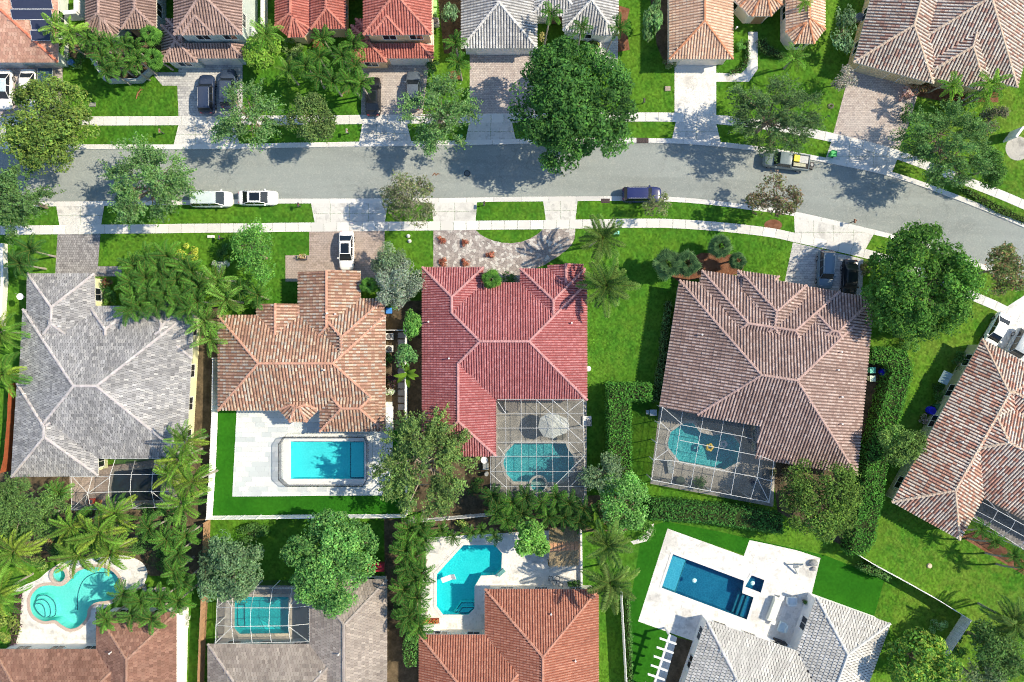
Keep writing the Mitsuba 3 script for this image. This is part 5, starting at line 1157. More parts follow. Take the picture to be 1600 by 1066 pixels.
def car(label, px, py, deg, kind, col, cat='car', sunroof=False, rack=False, bed=None, roofcol=None, group=None):
    L, W, Hh, belt, (r0, r1, f1, f0), zd, zh = KINDS[kind]; k = thing({'pickup': 'pickup_truck', 'van': 'minivan', 'suv': 'suv'}.get(kind, 'parked_car'), label, cat, group)
    w = W / 2; h = L / 2; c = P(px, py, 1.1); M = place([c[0], c[1], -.09 if 226 < py < 322 and True else .02], deg)
    X = [(-h, .80 * w, .42, .6, zd - .22), (-h + .07, .90 * w, .34, .6, zd - .06), (-h + .35, .97 * w, .26, .62, zd), (-h * .5, w, .24, .62, max(zd, belt)), (0, w, .24, .62, belt), (f0 - .2, w, .24, .62, belt - .01), (f0 + .15, .99 * w, .24, .6, (belt + zh) / 2 + .02), (h - .45, .95 * w, .26, .58, zh), (h - .14, .86 * w, .30, .54, zh - .10), (h, .70 * w, .40, .5, zh - .24)]
    if kind == 'pickup': X = [(-h, .96 * w, .5, .7, 1.08), (-h + .04, .98 * w, .42, .7, 1.1)] + X[4:]
    m = MB().add(*loft([ring(*x) for x in X]), col); body = part(k, 'body', m, 'gloss', smooth=40, M=M)
    # cabin: glass house under a rounded roof panel
    wb, wt = w * .93, w * .74; zr = Hh
    V = np.array([(r0, -wb, belt - .02), (f0, -wb * .95, belt - .03), (f0, wb * .95, belt - .03), (r0, wb, belt - .02), (r1, -wt, zr - .05), (f1, -wt, zr - .06), (f1, wt, zr - .06), (r1, wt, zr - .05)])
    part(k, 'cabin', MB().add(V, [[0, 1, 5, 4], [1, 2, 6, 5], [2, 3, 7, 6], [3, 0, 4, 7], [4, 5, 6, 7]], col), 'gloss', M=M)
    roof = MB(); n = 6; xs_ = np.linspace(r1 - .05, f1 + .06, n); S = []
    for i, x in enumerate(xs_):
        e = .93 if i in (0, n - 1) else 1.0; dz = -.035 if i in (0, n - 1) else 0.
        S.append([(x, y * wt * e, z + dz) for y, z in ((-1.03, zr - .07), (-.98, zr - .02), (-.6, zr + .02), (0, zr + .035), (.6, zr + .02), (.98, zr - .02), (1.03, zr - .07), (0, zr - .08))])
    part(k, 'roof', roof.add(*loft(S), roofcol or col), 'gloss', smooth=40, M=M)
    def pane(name, q, off):
        q = np.array(q, float); n_ = np.cross(q[1] - q[0], q[2] - q[0]); n_ /= np.linalg.norm(n_); ce = q.mean(0)
        if n_ @ (ce - [(r0 + f0) / 2, 0, belt]) < 0: n_ = -n_
        q = ce + (q - ce) * np.array([.92, .92, .90]); v = np.vstack([q + n_ * off, q - n_ * .01])
        part(k, name, MB().add(v, [[0, 1, 2, 3], [0, 4, 5, 1], [1, 5, 6, 2], [2, 6, 7, 3], [3, 7, 4, 0]]), 'dark_glass', vc=False, M=M)
    pane('windshield', V[[1, 2, 6, 5]], .012); pane('rear_window', V[[3, 0, 4, 7]], .012)
    cuts = [0, .5, 1] if kind in ('sedan', 'hatch', 'pickup') else [0, .34, .66, 1]
    for a, b, cc, d in ((0, 1, 5, 4), (3, 2, 6, 7)):
        for t0, t1 in zip(cuts[:-1], cuts[1:]):
            l = lambda p, q, t: V[p] + (V[q] - V[p]) * t
            pane('side_window', [l(a, b, t0), l(a, b, t1), l(d, cc, t1), l(d, cc, t0)], .012)
    if sunroof: part(k, 'sunroof', MB().box((r1 + .25, -wt * .72, zr + .0), (f1 - .05, wt * .72, zr + .045)), 'dark_glass', vc=False, M=M)
    if rack:
        for s in (-1, 1): part(k, 'roof_rail', MB().tube([(r1 + .1, s * wt * .92, zr + .05), (f1 - .1, s * wt * .92, zr + .05)], .025, 5, (.6, .6, .62)), 'metal', M=M)
    for s in (-1, 1):
        part(k, 'headlight', MB().add([(h - .30, s * w * .84, zh - .10), (h - .12, s * w * .60, zh - .13), (h - .02, s * w * .56, zh - .27), (h - .22, s * w * .86, zh - .26), (h - .28, s * w * .80, zh - .06), (h - .12, s * w * .58, zh - .09)], [[0, 1, 2, 3], [0, 4, 5, 1]], (.75, .78, .8)), 'gloss', M=M)
        part(k, 'taillight', MB().box((-h + .0, s * w * .62 - .13, zd - .26), (-h + .16, s * w * .62 + .13, zd - .07), (.45, .02, .02)), 'gloss', M=M)
        part(k, 'mirror', MB().box((f0 - .42, s * (w + .02) - .10, belt + .0), (f0 - .24, s * (w + .02) + .10, belt + .14), col), 'gloss', M=M)
        for x in (h - .95, -h + 1.0):
            q = part(k, 'wheel', MB().tube([(x, s * (w - .22), .33), (x, s * (w + .005), .33)], .33, 16), 'rubber', vc=False, M=M)
            part(q, 'rim', MB().tube([(x, s * (w - .02), .33), (x, s * (w + .015), .33)], .21, 12, (.45, .46, .48)), 'metal', M=M)
    if bed:
        bb = MB()
        for s in (-1, 1): bb.box((-h + .05, s * w * .9 - .06, 1.10), (r0 - .1, s * w * .9 + .06, 1.22), col)
        bb.box((-h + .02, -w * .92, 1.08), (-h + .10, w * .92, 1.24), col); part(k, 'bed_rim', bb, 'gloss', M=M)
        part(k, 'bed_floor', MB().box((-h + .1, -w * .82, 1.12), (r0 - .1, w * .82, 1.15), (.06, .06, .06)), 'matte', M=M)
    return k, M
WH, BK, NV, SV, GR = (.80, .80, .80), (.012, .013, .016), (.012, .020, .11), (.52, .56, .58), (.10, .12, .145)
car('white hatchback cut by the west edge on the pinkish drive', 3, 138, -90, 'sedan', WH, roofcol=(.5, .62, .68))
car('white sedan on the pinkish drive under the olive tree', 41, 137, -90, 'sedan', WH)
car('dark blue suv on the pale paver drive, clear of the tree', 321, 146, 90, 'suv', (.02, .035, .08), 'suv', rack=True)
car('dark suv half hidden by the sparse oak on the pale paver drive', 355, 137, 90, 'suv', (.03, .05, .09), 'suv')
car('black sedan on the beige drive of the coral house', 582, 149, 90, 'sedan', BK, sunroof=True)
car('slate grey car under the wispy oak on the beige drive', 645, 140, 90, 'sedan', (.09, .115, .15))
car('white minivan at the south kerb, behind the white sedan', 328, 310, 0, 'van', (.72, .74, .74), 'minivan', roofcol=(.55, .64, .66))
car('white estate car with dark roof windows parked on the road ahead of the minivan', 401, 308, 0, 'sedan', (.78, .80, .82), sunroof=True)
car('white sedan with black roof glass on the tan drive', 540, 391, -90, 'sedan', (.84, .84, .84), sunroof=True)
car('navy blue suv parked alone at the south kerb', 1004, 303, 0, 'suv', NV, 'suv', rack=True)
pk, pM = car('grey pickup truck with a yellow tool chest in its bed', 1230, 250, 173, 'pickup', (.16, .21, .225), 'pickup truck', bed=True)
car('blue grey suv in the shade of the round tree', 1292, 421, -93, 'suv', (.11, .17, .24), 'suv', rack=True)
car('black sedan in the shade close to the round tree', 1330, 436, -93, 'sedan', BK, sunroof=True)
car('white sedan on the white drive at the east edge', 1560, 518, -119, 'sedan', (.78, .82, .80))
car('pale grey suv cut by the east edge', 1592, 543, -119, 'suv', (.32, .37, .42), 'suv')
# load of the pickup
k = thing('tool_chest', 'yellow tool chest lying in the bed of the pickup', 'tool chest'); put(k, MB().box((-1.35, -.62, 1.16), (-.75, .1, 1.5), (.85, .68, .03)), 'paint', M=pM); part(k, 'lid', MB().box((-1.38, -.65, 1.5), (-.72, .13, 1.55), (.9, .74, .06)), 'paint', M=pM)
k = thing('white_crate', 'pale load crates in the bed of the pickup', 'crate'); put(k, MB().box((-2.5, -.66, 1.16), (-1.45, .2, 1.42), (.46, .47, .46)).box((-2.3, .25, 1.16), (-.8, .66, 1.34), (.42, .42, .30)), 'paint', M=pM)
k = thing('lawn_mower', 'black push mower hanging behind the pickup tailgate', 'lawn mower')
part(k, 'deck', MB().poly(Polygon(arc(-3.3, .05, .42, 14)), .2, .48, (.05, .05, .055)), 'paint', M=pM); part(k, 'engine', MB().tube([(-3.3, .05, .48), (-3.3, .05, .72)], .18, 10, (.3, .3, .3)), 'metal', M=pM); part(k, 'handle', MB().tube([(-3.5, -.3, .4), (-4.1, -.3, .95), (-4.1, .4, .95), (-3.5, .4, .4)], .025, 5, (.08, .08, .08)), 'metal', M=pM)
for x in (-3.05, -3.55):
    for y in (-.38, .48): part(k, 'wheel', MB().tube([(x, y - .04, .14), (x, y + .04, .14)], .14, 10), 'rubber', vc=False, M=pM)
# covered utility trailer on the north west drive
k = thing('utility_trailer', 'small trailer with a flat dark blue cover on the pinkish drive', 'trailer'); c = P(73, 126, .8); M = place([c[0], c[1], 0.02], -90)
part(k, 'tub', MB().box((-1.35, -.85, .45), (1.1, .85, 1.0), (.16, .17, .18)), 'metal', M=M); part(k, 'cover', MB().box((-1.4, -.9, 1.0), (.9, .9, 1.06), (.035, .075, .115)), 'paint', M=M)
for s in (-1, 1):
    part(k, 'rail', MB().tube([(-1.4, s * .93, 1.06), (1.9, s * .93, 1.06)], .03, 5, (.7, .72, .74)), 'metal', M=M)
    part(k, 'wheel', MB().tube([(-.2, s * .9, .3), (-.2, s * 1.1, .3)], .3, 14), 'rubber', vc=False, M=M)
part(k, 'drawbar', MB().tube([(1.1, .5, .5), (2.3, 0, .5), (1.1, -.5, .5)], .04, 5, (.3, .3, .3)), 'metal', M=M)

# ---------------------------------------------------------------- fences and low walls (a fence panel is its boards)
def fence(label, pts, h, col, kind='board', step=2.4, name='fence', z=None, t=.04, cat='fence'):
    k = thing(name, label, cat); z = h if z is None else z
    q = [P(x, y, z)[:2] for x, y in pts]
    for a, b in zip(q[:-1], q[1:]):
        L = np.linalg.norm(b - a); d = (b - a) / L; n = max(1, round(L / step)); nn = np.array([-d[1], d[0]]); M = np.stack([[*d, 0], [*nn, 0], [0, 0, 1]], 1)
        for i in range(n):
            s0, s1 = L * i / n, L * (i + 1) / n; o = np.array([*a, 0.])
            if np.abs(o + M @ [s0, 0, 0]).max() > 90: continue
            pm = MB()
            if kind == 'board':
                w = .15; m_ = int((s1 - s0 - .1) / (w + .012)); w = (s1 - s0 - .1) / m_
                for j in range(m_):
                    cc = np.array(col) * (1 + rng.normal(0, .06)); x0 = s0 + .05 + j * w
                    pm.box((x0, -t / 2, .04), (x0 + w - .012, t / 2, h - .06 + rng.normal(0, .004)), cc, (M, o))
                pm.box((s0, -t * .9, h - .07), (s1, t * .9, h), col, (M, o)); pm.box((s0, t * .6, .3), (s1, t * 1.3, .4), col, (M, o))
            elif kind == 'wall': pm.box((s0, -t / 2, -.02), (s1, t / 2, h - .06), col, (M, o)); pm.box((s0 + .004, -t / 2 - .04, h - .06), (s1 - .004, t / 2 + .04, h), np.array(col) * 1.12, (M, o))
            part(k, 'panel' if kind == 'board' else 'section', pm, 'matte')
            if kind != 'wall': part(k, 'post', MB().box((s0 - .06, -.06, 0), (s0 + .06, .06, h + .06), np.array(col) * 1.05, (M, o)), 'matte')
    return k
VW = (.78, .78, .77)
fence('white vinyl fence along the west side of the artificial turf', [(332, 560), (331, 640), (327, 735), (322, 812)], 1.8, VW)
fence('white vinyl fence along the south side of the artificial turf', [(322, 812), (400, 811), (500, 810), (634, 809)], 1.8, VW)
fence('white vinyl fence between the stepping stones and the red roof', [(633, 516), (633, 640), (634, 809)], 1.8, VW)
fence('short white return fence across the stepping stone yard', [(600, 516), (633, 516)], 1.8, VW)
fence('white fence line north of the angular pool', [(634, 818), (700, 812), (768, 806), (770, 800)], 1.6, (.7, .7, .69))
fence('brown wooden fence east of the rust brown roof', [(318, 818), (316, 900), (311, 1000), (307, 1100)], 1.9, (.36, .22, .13), step=2.0)
fence('reddish stained wooden fence beside the grey roof at the west edge', [(14, 600), (11, 660), (6, 715), (0, 740)], 1.8, (.32, .09, .04), step=2.0)
fence('white vinyl fence west of the vivid artificial turf', [(972, 926), (976, 1000), (981, 1090)], 1.8, VW)
fence('long white slat fence running to the south east corner yard', [(1342, 868), (1372, 886), (1420, 912), (1470, 940), (1518, 970)], 1.8, VW)
fence('pale slat fence closing the corner yard, seen from inside', [(1518, 970), (1500, 998), (1480, 1028)], 1.8, VW)
fence('dark fence in the far south east corner', [(1575, 1012), (1600, 1034), (1660, 1080)], 1.6, (.22, .18, .14))
fence('low white wall at the west edge by the feather palms', [(2, 380), (3, 440), (-2, 520)], .9, (.72, .71, .68), 'wall', t=.25, name='garden_wall', cat='wall')
fence('low grey wall round the thicket of drooping palms', [(142, 90), (150, 104), (164, 125), (215, 124), (233, 108)], 1.1, (.40, .43, .44), 'wall', t=.22, name='garden_wall', cat='wall')
fence('white wall strip between the coral and taupe houses', [(409, -20), (409, 38)], 1.8, (.75, .75, .74), 'wall', t=.2, name='garden_wall', cat='wall')
fence('white wall piece at the corner of the taupe house', [(385, -10), (386, 44), (396, 46)], 1.8, (.7, .72, .72), 'wall', t=.3, name='garden_wall', cat='wall')
fence('white yard wall east of the solar roof', [(118, -10), (118, 18), (98, 20)], 1.8, (.72, .74, .73), 'wall', t=.4, name='garden_wall', cat='wall')
fence('white wall along the east side of the rust brown roof', [(279, 958), (276, 1080)], 2.0, (.8, .79, .76), 'wall', t=.55, name='garden_wall', cat='wall')
fence('white slab wall at the corner of the mixed roof and turf', [(608, 636), (608, 672)], .9, (.78, .78, .77), 'wall', t=.75, name='garden_wall', cat='wall')
fence('pale wall at the east edge by the round patio', [(1600, 198), (1588, 214)], 2.2, (.75, .76, .78), 'wall', t=.2, name='garden_wall', cat='wall')
fence('pale back wall at the edge of the terracotta deck', [(908, 828), (909, 922)], .5, (.8, .8, .79), 'wall', t=.15, name='garden_wall', cat='wall')
# pool safety fence
k = thing('pool_fence', 'black mesh safety fence round the rectangular pool', 'pool fence'); q = [(447, 682), (572, 682), (576, 692), (576, 746), (570, 757), (451, 757), (440, 747), (440, 692), (447, 682)]
for (a, b) in zip(q[:-1], q[1:]):
    A, B = P(*a), P(*b); n = max(1, round(np.linalg.norm(B - A) / 1.0))
    part(k, 'mesh_panel', (np.array([A + [0, 0, .03], B + [0, 0, .03], B + [0, 0, 1.2], A + [0, 0, 1.2]]), [[0, 1, 2], [0, 2, 3]], np.zeros((4, 3))), 'fence_mesh', vc=False)
    part(k, 'top_hem', MB().tube([A + [0, 0, 1.2], B + [0, 0, 1.2]], .035, 5, (.012, .012, .014)), 'paint')
    for i in range(n): p_ = A + (B - A) * i / n; part(k, 'pole', MB().tube([p_, p_ + [0, 0, 1.25]], .022, 5, (.012, .012, .014)), 'paint')
# ---------------------------------------------------------------- small things
def obj(name, label, cat, px, py, z=0., deg=0., group=None):
    k = thing(name, label, cat, group); c = P(px, py, z); return k, place([c[0], c[1], z], deg)
def ac(label, px, py):
    k, M = obj('air_conditioner', label, 'air conditioner', px, py, .02)
    part(k, 'case', MB().box((-.42, -.42, 0), (.42, .42, .85), (.66, .66, .64)), 'paint', M=M)
    part(k, 'fan_grille', MB().tube([(0, 0, .85), (0, 0, .88)], .34, 18, (.07, .07, .075)), 'paint', M=M)
    for a in range(0, 360, 60): part(k, 'fan_blade', MB().box((.05, -.05, .885), (.30, .05, .90), (.35, .34, .33), (rot2(math.radians(a)), np.zeros(3))), 'metal', M=M)
    part(k, 'hub', MB().tube([(0, 0, .88), (0, 0, .93)], .08, 10, (.4, .4, .4)), 'metal', M=M)
ac('upper of two air conditioners beside the mixed roof', 610, 526); ac('lower of two air conditioners beside the mixed roof', 609.5, 545)
ac('air conditioner in the shade of the coral house', 681, 38)
def bin_(label, px, py, col, deg=0):
    k, M = obj('wheelie_bin', label, 'wheelie bin', px, py, .01, deg)
    b, t = .24, .31; V = [(-b, -b, .05), (b, -b, .05), (b, b, .05), (-b, b, .05), (-t, -t * 1.1, .98), (t, -t * 1.1, .98), (t, t * 1.1, .98), (-t, t * 1.1, .98)]
    part(k, 'tub', MB().add(V, [[0, 1, 5, 4], [1, 2, 6, 5], [2, 3, 7, 6], [3, 0, 4, 7], [3, 2, 1, 0]], col), 'paint', M=M)
    part(k, 'lid', MB().box((-.36, -.37, .98), (.34, .37, 1.05), np.array(col) * 1.15), 'paint', M=M); part(k, 'handle', MB().tube([(-.40, -.26, .95), (-.40, .26, .95)], .025, 5, (.05, .05, .05)), 'paint', M=M)
    for s in (-1, 1): part(k, 'wheel', MB().tube([(-.28, s * .24, .12), (-.28, s * .30, .12)], .12, 10), 'rubber', vc=False, M=M)
bin_('green wheelie bin at the kerb behind the pickup', 1297, 243, (.05, .42, .10), 170)
bin_('blue bin beside the front of the mixed roof house', 610, 486, (.05, .22, .62), 90)
bin_('light green bin in the coral side yard, upper one', 680, 12, (.30, .62, .22)); bin_('light green bin in the coral side yard, lower one', 680, 24, (.30, .62, .22))
bin_('teal green bin at the east wall of the brown roof', 1357, 578, (.10, .45, .34)); bin_('pale bin at the east wall of the brown roof', 1357, 591, (.55, .66, .52))
bin_('dark green bin by the wall window of the eastern house', 1459, 635, (.03, .12, .06), 30)
bin_('dark green can at the foot of the wispy oak drive', 720, 219, (.02, .12, .06))
def barrel(label, px, py, col, r=.42, h=.9):
    k, M = obj('barrel', label, 'barrel', px, py, .01)
    part(k, 'drum', MB().tube([(0, 0, 0), (0, 0, h * .3), (0, 0, h * .7), (0, 0, h)], [r * .9, r, r, r * .92], 18, col), 'paint', M=M); part(k, 'rim', MB().tube([(0, 0, h), (0, 0, h + .03)], r * .7, 16, np.array(col) * .6), 'paint', M=M)
barrel('bright blue drum in the shade beside the brown roof', 1378, 581, (.02, .02, .75), .5)
barrel('bright blue drum by the wall of the angled eastern house', 1451, 641, (.02, .02, .75), .5)
barrel('blue barrel in the dark bed beside the solar roof', 117, 101, (.10, .25, .62), .38)
barrel('grey round tank in the side yard of the whitewashed house', 1338, 31, (.25, .28, .30), .5)
# stepping stones
k = thing('stepping_stones', 'row of square grey stepping stones beside the white fence', 'stepping stones')
for y in np.linspace(524, 636, 11):
    c = P(627, y); part(k, 'stone', MB().box((c[0] - .42, c[1] - .36, .0), (c[0] + .42, c[1] + .36, .05), np.array((.36, .35, .35)) * (1 + rng.normal(0, .07))), 'matte')
k = thing('stepping_stones', 'row of small stepping stones beside the lagoon deck', 'stepping stones')
for x in (226, 236, 246, 256):
    c = P(x, 921); part(k, 'stone', MB().box((c[0] - .25, c[1] - .25, .0), (c[0] + .25, c[1] + .25, .05), (.42, .38, .38)), 'matte')
def mailbox(label, px, py, col=(.06, .06, .06)):
    k, M = obj('mailbox', label, 'mailbox', px, py, 0)
    part(k, 'post', MB().box((-.05, -.05, 0), (.05, .05, 1.05), (.08, .08, .08)), 'paint', M=M)
    q = [(0, .0)] ; V = [(-.11, .0), (.11, 0), (.11, .12), (.07, .19), (-.07, .19), (-.11, .12)]
    part(k, 'box', MB().add(*loft([[(x, y_, 1.05 + z_) for x, z_ in [(0, 0)] for _ in ()] or [(a, y_, 1.05 + b) for a, b in V] for y_ in (-.26, .26)]), col), 'paint', M=M); part(k, 'flag', MB().box((.11, -.05, 1.15), (.125, .1, 1.3), (.5, .04, .03)), 'paint', M=M)
mailbox('mailbox in the verge beside the drive of the pale paver house', 256, 209, (.2, .17, .12)); mailbox('mailbox in the verge near the black sedan', 545, 209, (.35, .33, .3)); mailbox('black mailbox in the verge above the tan drive', 470, 323); mailbox('black mailbox at the corner of the half round lawn verge', 757, 321); mailbox('mailbox by the navy suv young tree', 1329, 348, (.2, .1, .06)); mailbox('black mailbox in the lawn edge by the big dark tree', 1004, 162); mailbox('mailbox beside the white flowering clump', 348, 373, (.05, .08, .1))
def flat(name, label, cat, px, py, w, d, h, col, deg=0., z=0., bsdf='matte'):
    k, M = obj(name, label, cat, px, py, z, deg); return k, M, w / 2, d / 2
for px, py, w, d, lab in ((1004, 219.5, 1.5, .62, 'dark storm drain grate in the north kerb'), (946, 314, 1.1, .55, 'dark storm drain grate in the south kerb')):
    k, M = obj('drain_grate', lab, 'drain grate', px, py, .024); part(k, 'frame', MB().box((-w / 2, -d / 2, -.05), (w / 2, d / 2, .01), (.10, .075, .07)), 'metal', M=M)
    for i in np.linspace(-w / 2 + .1, w / 2 - .1, 8): part(k, 'bar', MB().box((i - .025, -d / 2 + .03, .01), (i + .025, d / 2 - .03, .03), (.18, .13, .11)), 'metal', M=M)
k, M = obj('manhole_cover', 'round dark manhole cover in the road shade edge', 'manhole cover', 730, 271, -.088); part(k, 'frame', MB().tube([(0, 0, 0), (0, 0, .012)], .40, 24, (.05, .05, .05)), 'metal', M=M); part(k, 'lid', MB().tube([(0, 0, .012), (0, 0, .02)], .31, 24, (.17, .18, .18)), 'metal', M=M)
for px, py, w, d, col, lab in ((145, 164, .8, .5, (.24, .25, .22), 'grey utility lid in the lawn by the olive tree'), (963, 364, .7, .45, (.25, .62, .52), 'pale green utility box by the sidewalk palm'), (1043, 139, .7, .6, (.34, .29, .24), 'brownish utility lid in the lawn by the white drive'), (330, 370, .9, .35, (.66, .65, .62), 'pale concrete pad beside the sidewalk')):
    k, M = obj('utility_box', lab, 'utility box', px, py, .0); put(k, MB().box((-w / 2, -d / 2, -.02), (w / 2, d / 2, .14), col), 'matte', M=M); part(k, 'lid', MB().box((-w / 2 + .05, -d / 2 + .05, .14), (w / 2 - .05, d / 2 - .05, .165), np.array(col) * 1.1), 'matte', M=M)
def branch(label, px, py, deg, L=1.4, col=(.36, .14, .10)):
    k, M = obj('fallen_frond', label, 'fallen frond', px, py, .03, deg); m = MB().tube([(-L / 2, 0, 0), (0, .12, .08), (L / 2, 0, .02)], [.06, .05, .02], 5, col); part(k, 'stalk', m, 'bark', M=M)
    b = MB()
    for i in np.linspace(-.3, .5, 12): b.tube([(L * i, .04, .04), (L * i + .2, .26 * (-1) ** int(i * 40), .03)], [.02, .008], 3, np.array(col) * .8)
    part(k, 'leaflet_fringe', b, 'bark', M=M)
branch('dry reddish frond lying on the north west lawn', 217, 147, 60); branch('dry frond lying on the lawn below the coral grove', 540, 145, 20, .9, (.3, .2, .12))
# satellite dishes
def dish(label, px, py, z):
    k, M = obj('satellite_dish', label, 'satellite dish', px, py, z, 130); r = np.linspace(0, .42, 5); V, F = [], []
    for a in range(16): V += [(q * math.cos(a * math.pi / 8), q * math.sin(a * math.pi / 8), .9 * q * q + .35) for q in r]
    for a in range(16):
        for i in range(4): F.append([a * 5 + i, a * 5 + i + 1, (a + 1) % 16 * 5 + i + 1, (a + 1) % 16 * 5 + i])
    part(k, 'bowl', MB().add(V, F, (.78, .78, .78)), 'paint', M=M); part(k, 'mast', MB().tube([(0, 0, -.8), (0, 0, .36)], .03, 6, (.5, .5, .5)), 'metal', M=M); part(k, 'arm', MB().tube([(.2, 0, .38), (.5, 0, .9)], .02, 5, (.6, .6, .6)), 'metal', M=M)
dish('white satellite dish below the west wing of the red roof', 757, 718, 2.2); dish('white satellite dish at the west eave of the grey roof', 36, 464, 2.6)
k, M = obj('porch_lamp', 'white round thing on the east eave of the red roof', 'lamp', 919, 576, 2.3); part(k, 'globe', MB().tube([(0, 0, 0), (0, 0, .1), (0, 0, .35), (0, 0, .45)], [.1, .32, .32, .1], 14, (.8, .8, .8)), 'paint', M=M); part(k, 'bracket', MB().box((-.5, -.04, .1), (-.2, .04, .18), (.5, .5, .5)), 'metal', M=M)
# pool equipment box east of the red roof cage
k, M = obj('equipment_pad', 'white slab with a dark pump beside the red roof cage', 'equipment pad', 917, 658, .1); put(k, MB().box((-.55, -.62, -.1), (.55, .62, .12), (.74, .74, .73)), 'matte', M=M); part(k, 'pump', MB().box((.02, -.52, .12), (.48, .12, .5), (.05, .07, .10)), 'paint', M=M); part(k, 'pipe', MB().tube([(-.4, .3, .16), (.3, .3, .16), (.3, 0, .3)], .05, 6, (.7, .7, .7)), 'paint', M=M)
k, M = obj('equipment_shed', 'pale metal boxes at the north west corner of the brown roof cage', 'equipment boxes', 1022, 645, .8); put(k, MB().box((-.5, -.35, -.8), (.3, .35, .05), (.34, .40, .42)).box((-.95, -.2, -.8), (-.55, .3, -.1), (.4, .42, .42)), 'metal', M=M); part(k, 'lid', MB().box((-.53, -.38, .05), (.33, .38, .1), (.45, .5, .52)), 'metal', M=M)
# deck furniture
def lounger(label, px, py, deg, col, z=.03, name='sun_lounger'):
    k, M = obj(name, label, 'sun lounger', px, py, z, deg)
    part(k, 'seat', MB().box((-.9, -.33, .28), (.35, .33, .36), col), 'matte', M=M); part(k, 'backrest', MB().add([(.35, -.33, .30), (.35, .33, .30), (.95, .33, .72), (.95, -.33, .72), (.35, -.33, .36), (.35, .33, .36), (.93, .33, .78), (.93, -.33, .78)], [[0, 1, 2, 3], [4, 7, 6, 5], [0, 4, 5, 1], [2, 6, 7, 3], [1, 5, 6, 2], [0, 3, 7, 4]], col), 'matte', M=M)
    for x in (-.8, .3):
        for y in (-.28, .28): part(k, 'leg', MB().box((x - .03, y - .03, 0), (x + .03, y + .03, .28), (.7, .7, .7)), 'metal', M=M)
lounger('pale slatted lounger lying in the shallow water of the angular pool', 701, 902, 20, (.82, .84, .86), -.42)
def chair(label, px, py, deg, col, z=.03, group=None, s=1.):
    k, M = obj('armchair', label, 'armchair', px, py, z, deg, group); a = s
    part(k, 'seat', MB().box((-.4 * a, -.42 * a, .18), (.42 * a, .42 * a, .44), col), 'matte', M=M); part(k, 'backrest', MB().box((-.58 * a, -.45 * a, .18), (-.4 * a, .45 * a, .80), np.array(col) * .96), 'matte', M=M)
    for y in (-1, 1): part(k, 'arm', MB().box((-.4 * a, y * .52 * a - .09, .16), (.42 * a, y * .52 * a + .09, .60), np.array(col) * .95), 'matte', M=M)
    for x in (-.5, .36):
        for y in (-.4, .4): part(k, 'leg', MB().box((x * a - .03, y * a - .03, 0), (x * a + .03, y * a + .03, .18), (.3, .3, .3)), 'metal', M=M)
D4 = -20
chair('pale armchair nearest the white roof corner, at the head of the sofa', 1235, 937, 180 + D4 - 90 + 20, (.68, .74, .77)); chair('pale armchair in the shade on the south side of the sofa', 1220, 978, 180 + D4, (.62, .72, .76))
k, M = obj('sofa', 'long white outdoor sofa facing the house on the white deck', 'sofa', 1208, 950, .03, D4)
part(k, 'seat', MB().box((-.3, -1.3, .16), (.55, 1.3, .44), (.82, .81, .76)), 'matte', M=M); part(k, 'backrest', MB().box((-.52, -1.32, .16), (-.3, 1.32, .85), (.74, .75, .66)), 'matte', M=M)
for y in (-1.42, 1.42): part(k, 'arm', MB().box((-.52, y - .1, .14), (.55, y + .1, .62), (.76, .76, .70)), 'matte', M=M)
for i, y in enumerate((-.85, 0, .85)): part(k, 'cushion', MB().box((-.26, y - .4, .445), (.5, y + .4, .56), (.86, .85, .82)), 'matte', M=M)
for px, py, lab in ((1219, 932, 'small white side table at the north end of the sofa'), (1206, 970, 'small white side table at the south end of the sofa')):
    k, M = obj('side_table', lab, 'side table', px, py, .03, D4); part(k, 'table_top', MB().box((-.28, -.28, .46), (.28, .28, .51), (.82, .82, .82)), 'paint', M=M); part(k, 'base', MB().tube([(0, 0, 0), (0, 0, .46)], .14, 10, (.75, .75, .75)), 'paint', M=M)
k, M = obj('grill', 'black grill against the roof edge on the white deck', 'grill', 1216, 1003, .03, D4 - 90 + 90)
part(k, 'cabinet', MB().box((-.75, -.35, 0), (.75, .35, .9), (.03, .03, .035)), 'paint', M=M); part(k, 'hood', MB().tube([(-.5, 0, .95), (.5, 0, .95)], .32, 12, (.02, .02, .022)), 'gloss', M=M); part(k, 'handle', MB().tube([(-.45, -.36, 1.0), (.45, -.36, 1.0)], .02, 5, (.6, .6, .6)), 'metal', M=M)
k, M = obj('flower_pot', 'dark pot plant in the deck corner by the white roof', 'pot plant', 1255.5, 938.5, .03); part(k, 'pot', MB().tube([(0, 0, 0), (0, 0, .45)], [.16, .24], 12, (.10, .09, .06)), 'paint', M=M); rr = np.random.default_rng(5); vv = leaf_quads(rr.normal(0, .14, (60, 3)) + [0, 0, .6], rr.normal(0, 1, (60, 3)) + [0, 0, 1], .18, leafcol(SH_D, 60, rr), .5, rr); part(k, 'foliage', MB().add(*vv), 'leaf', M=M)
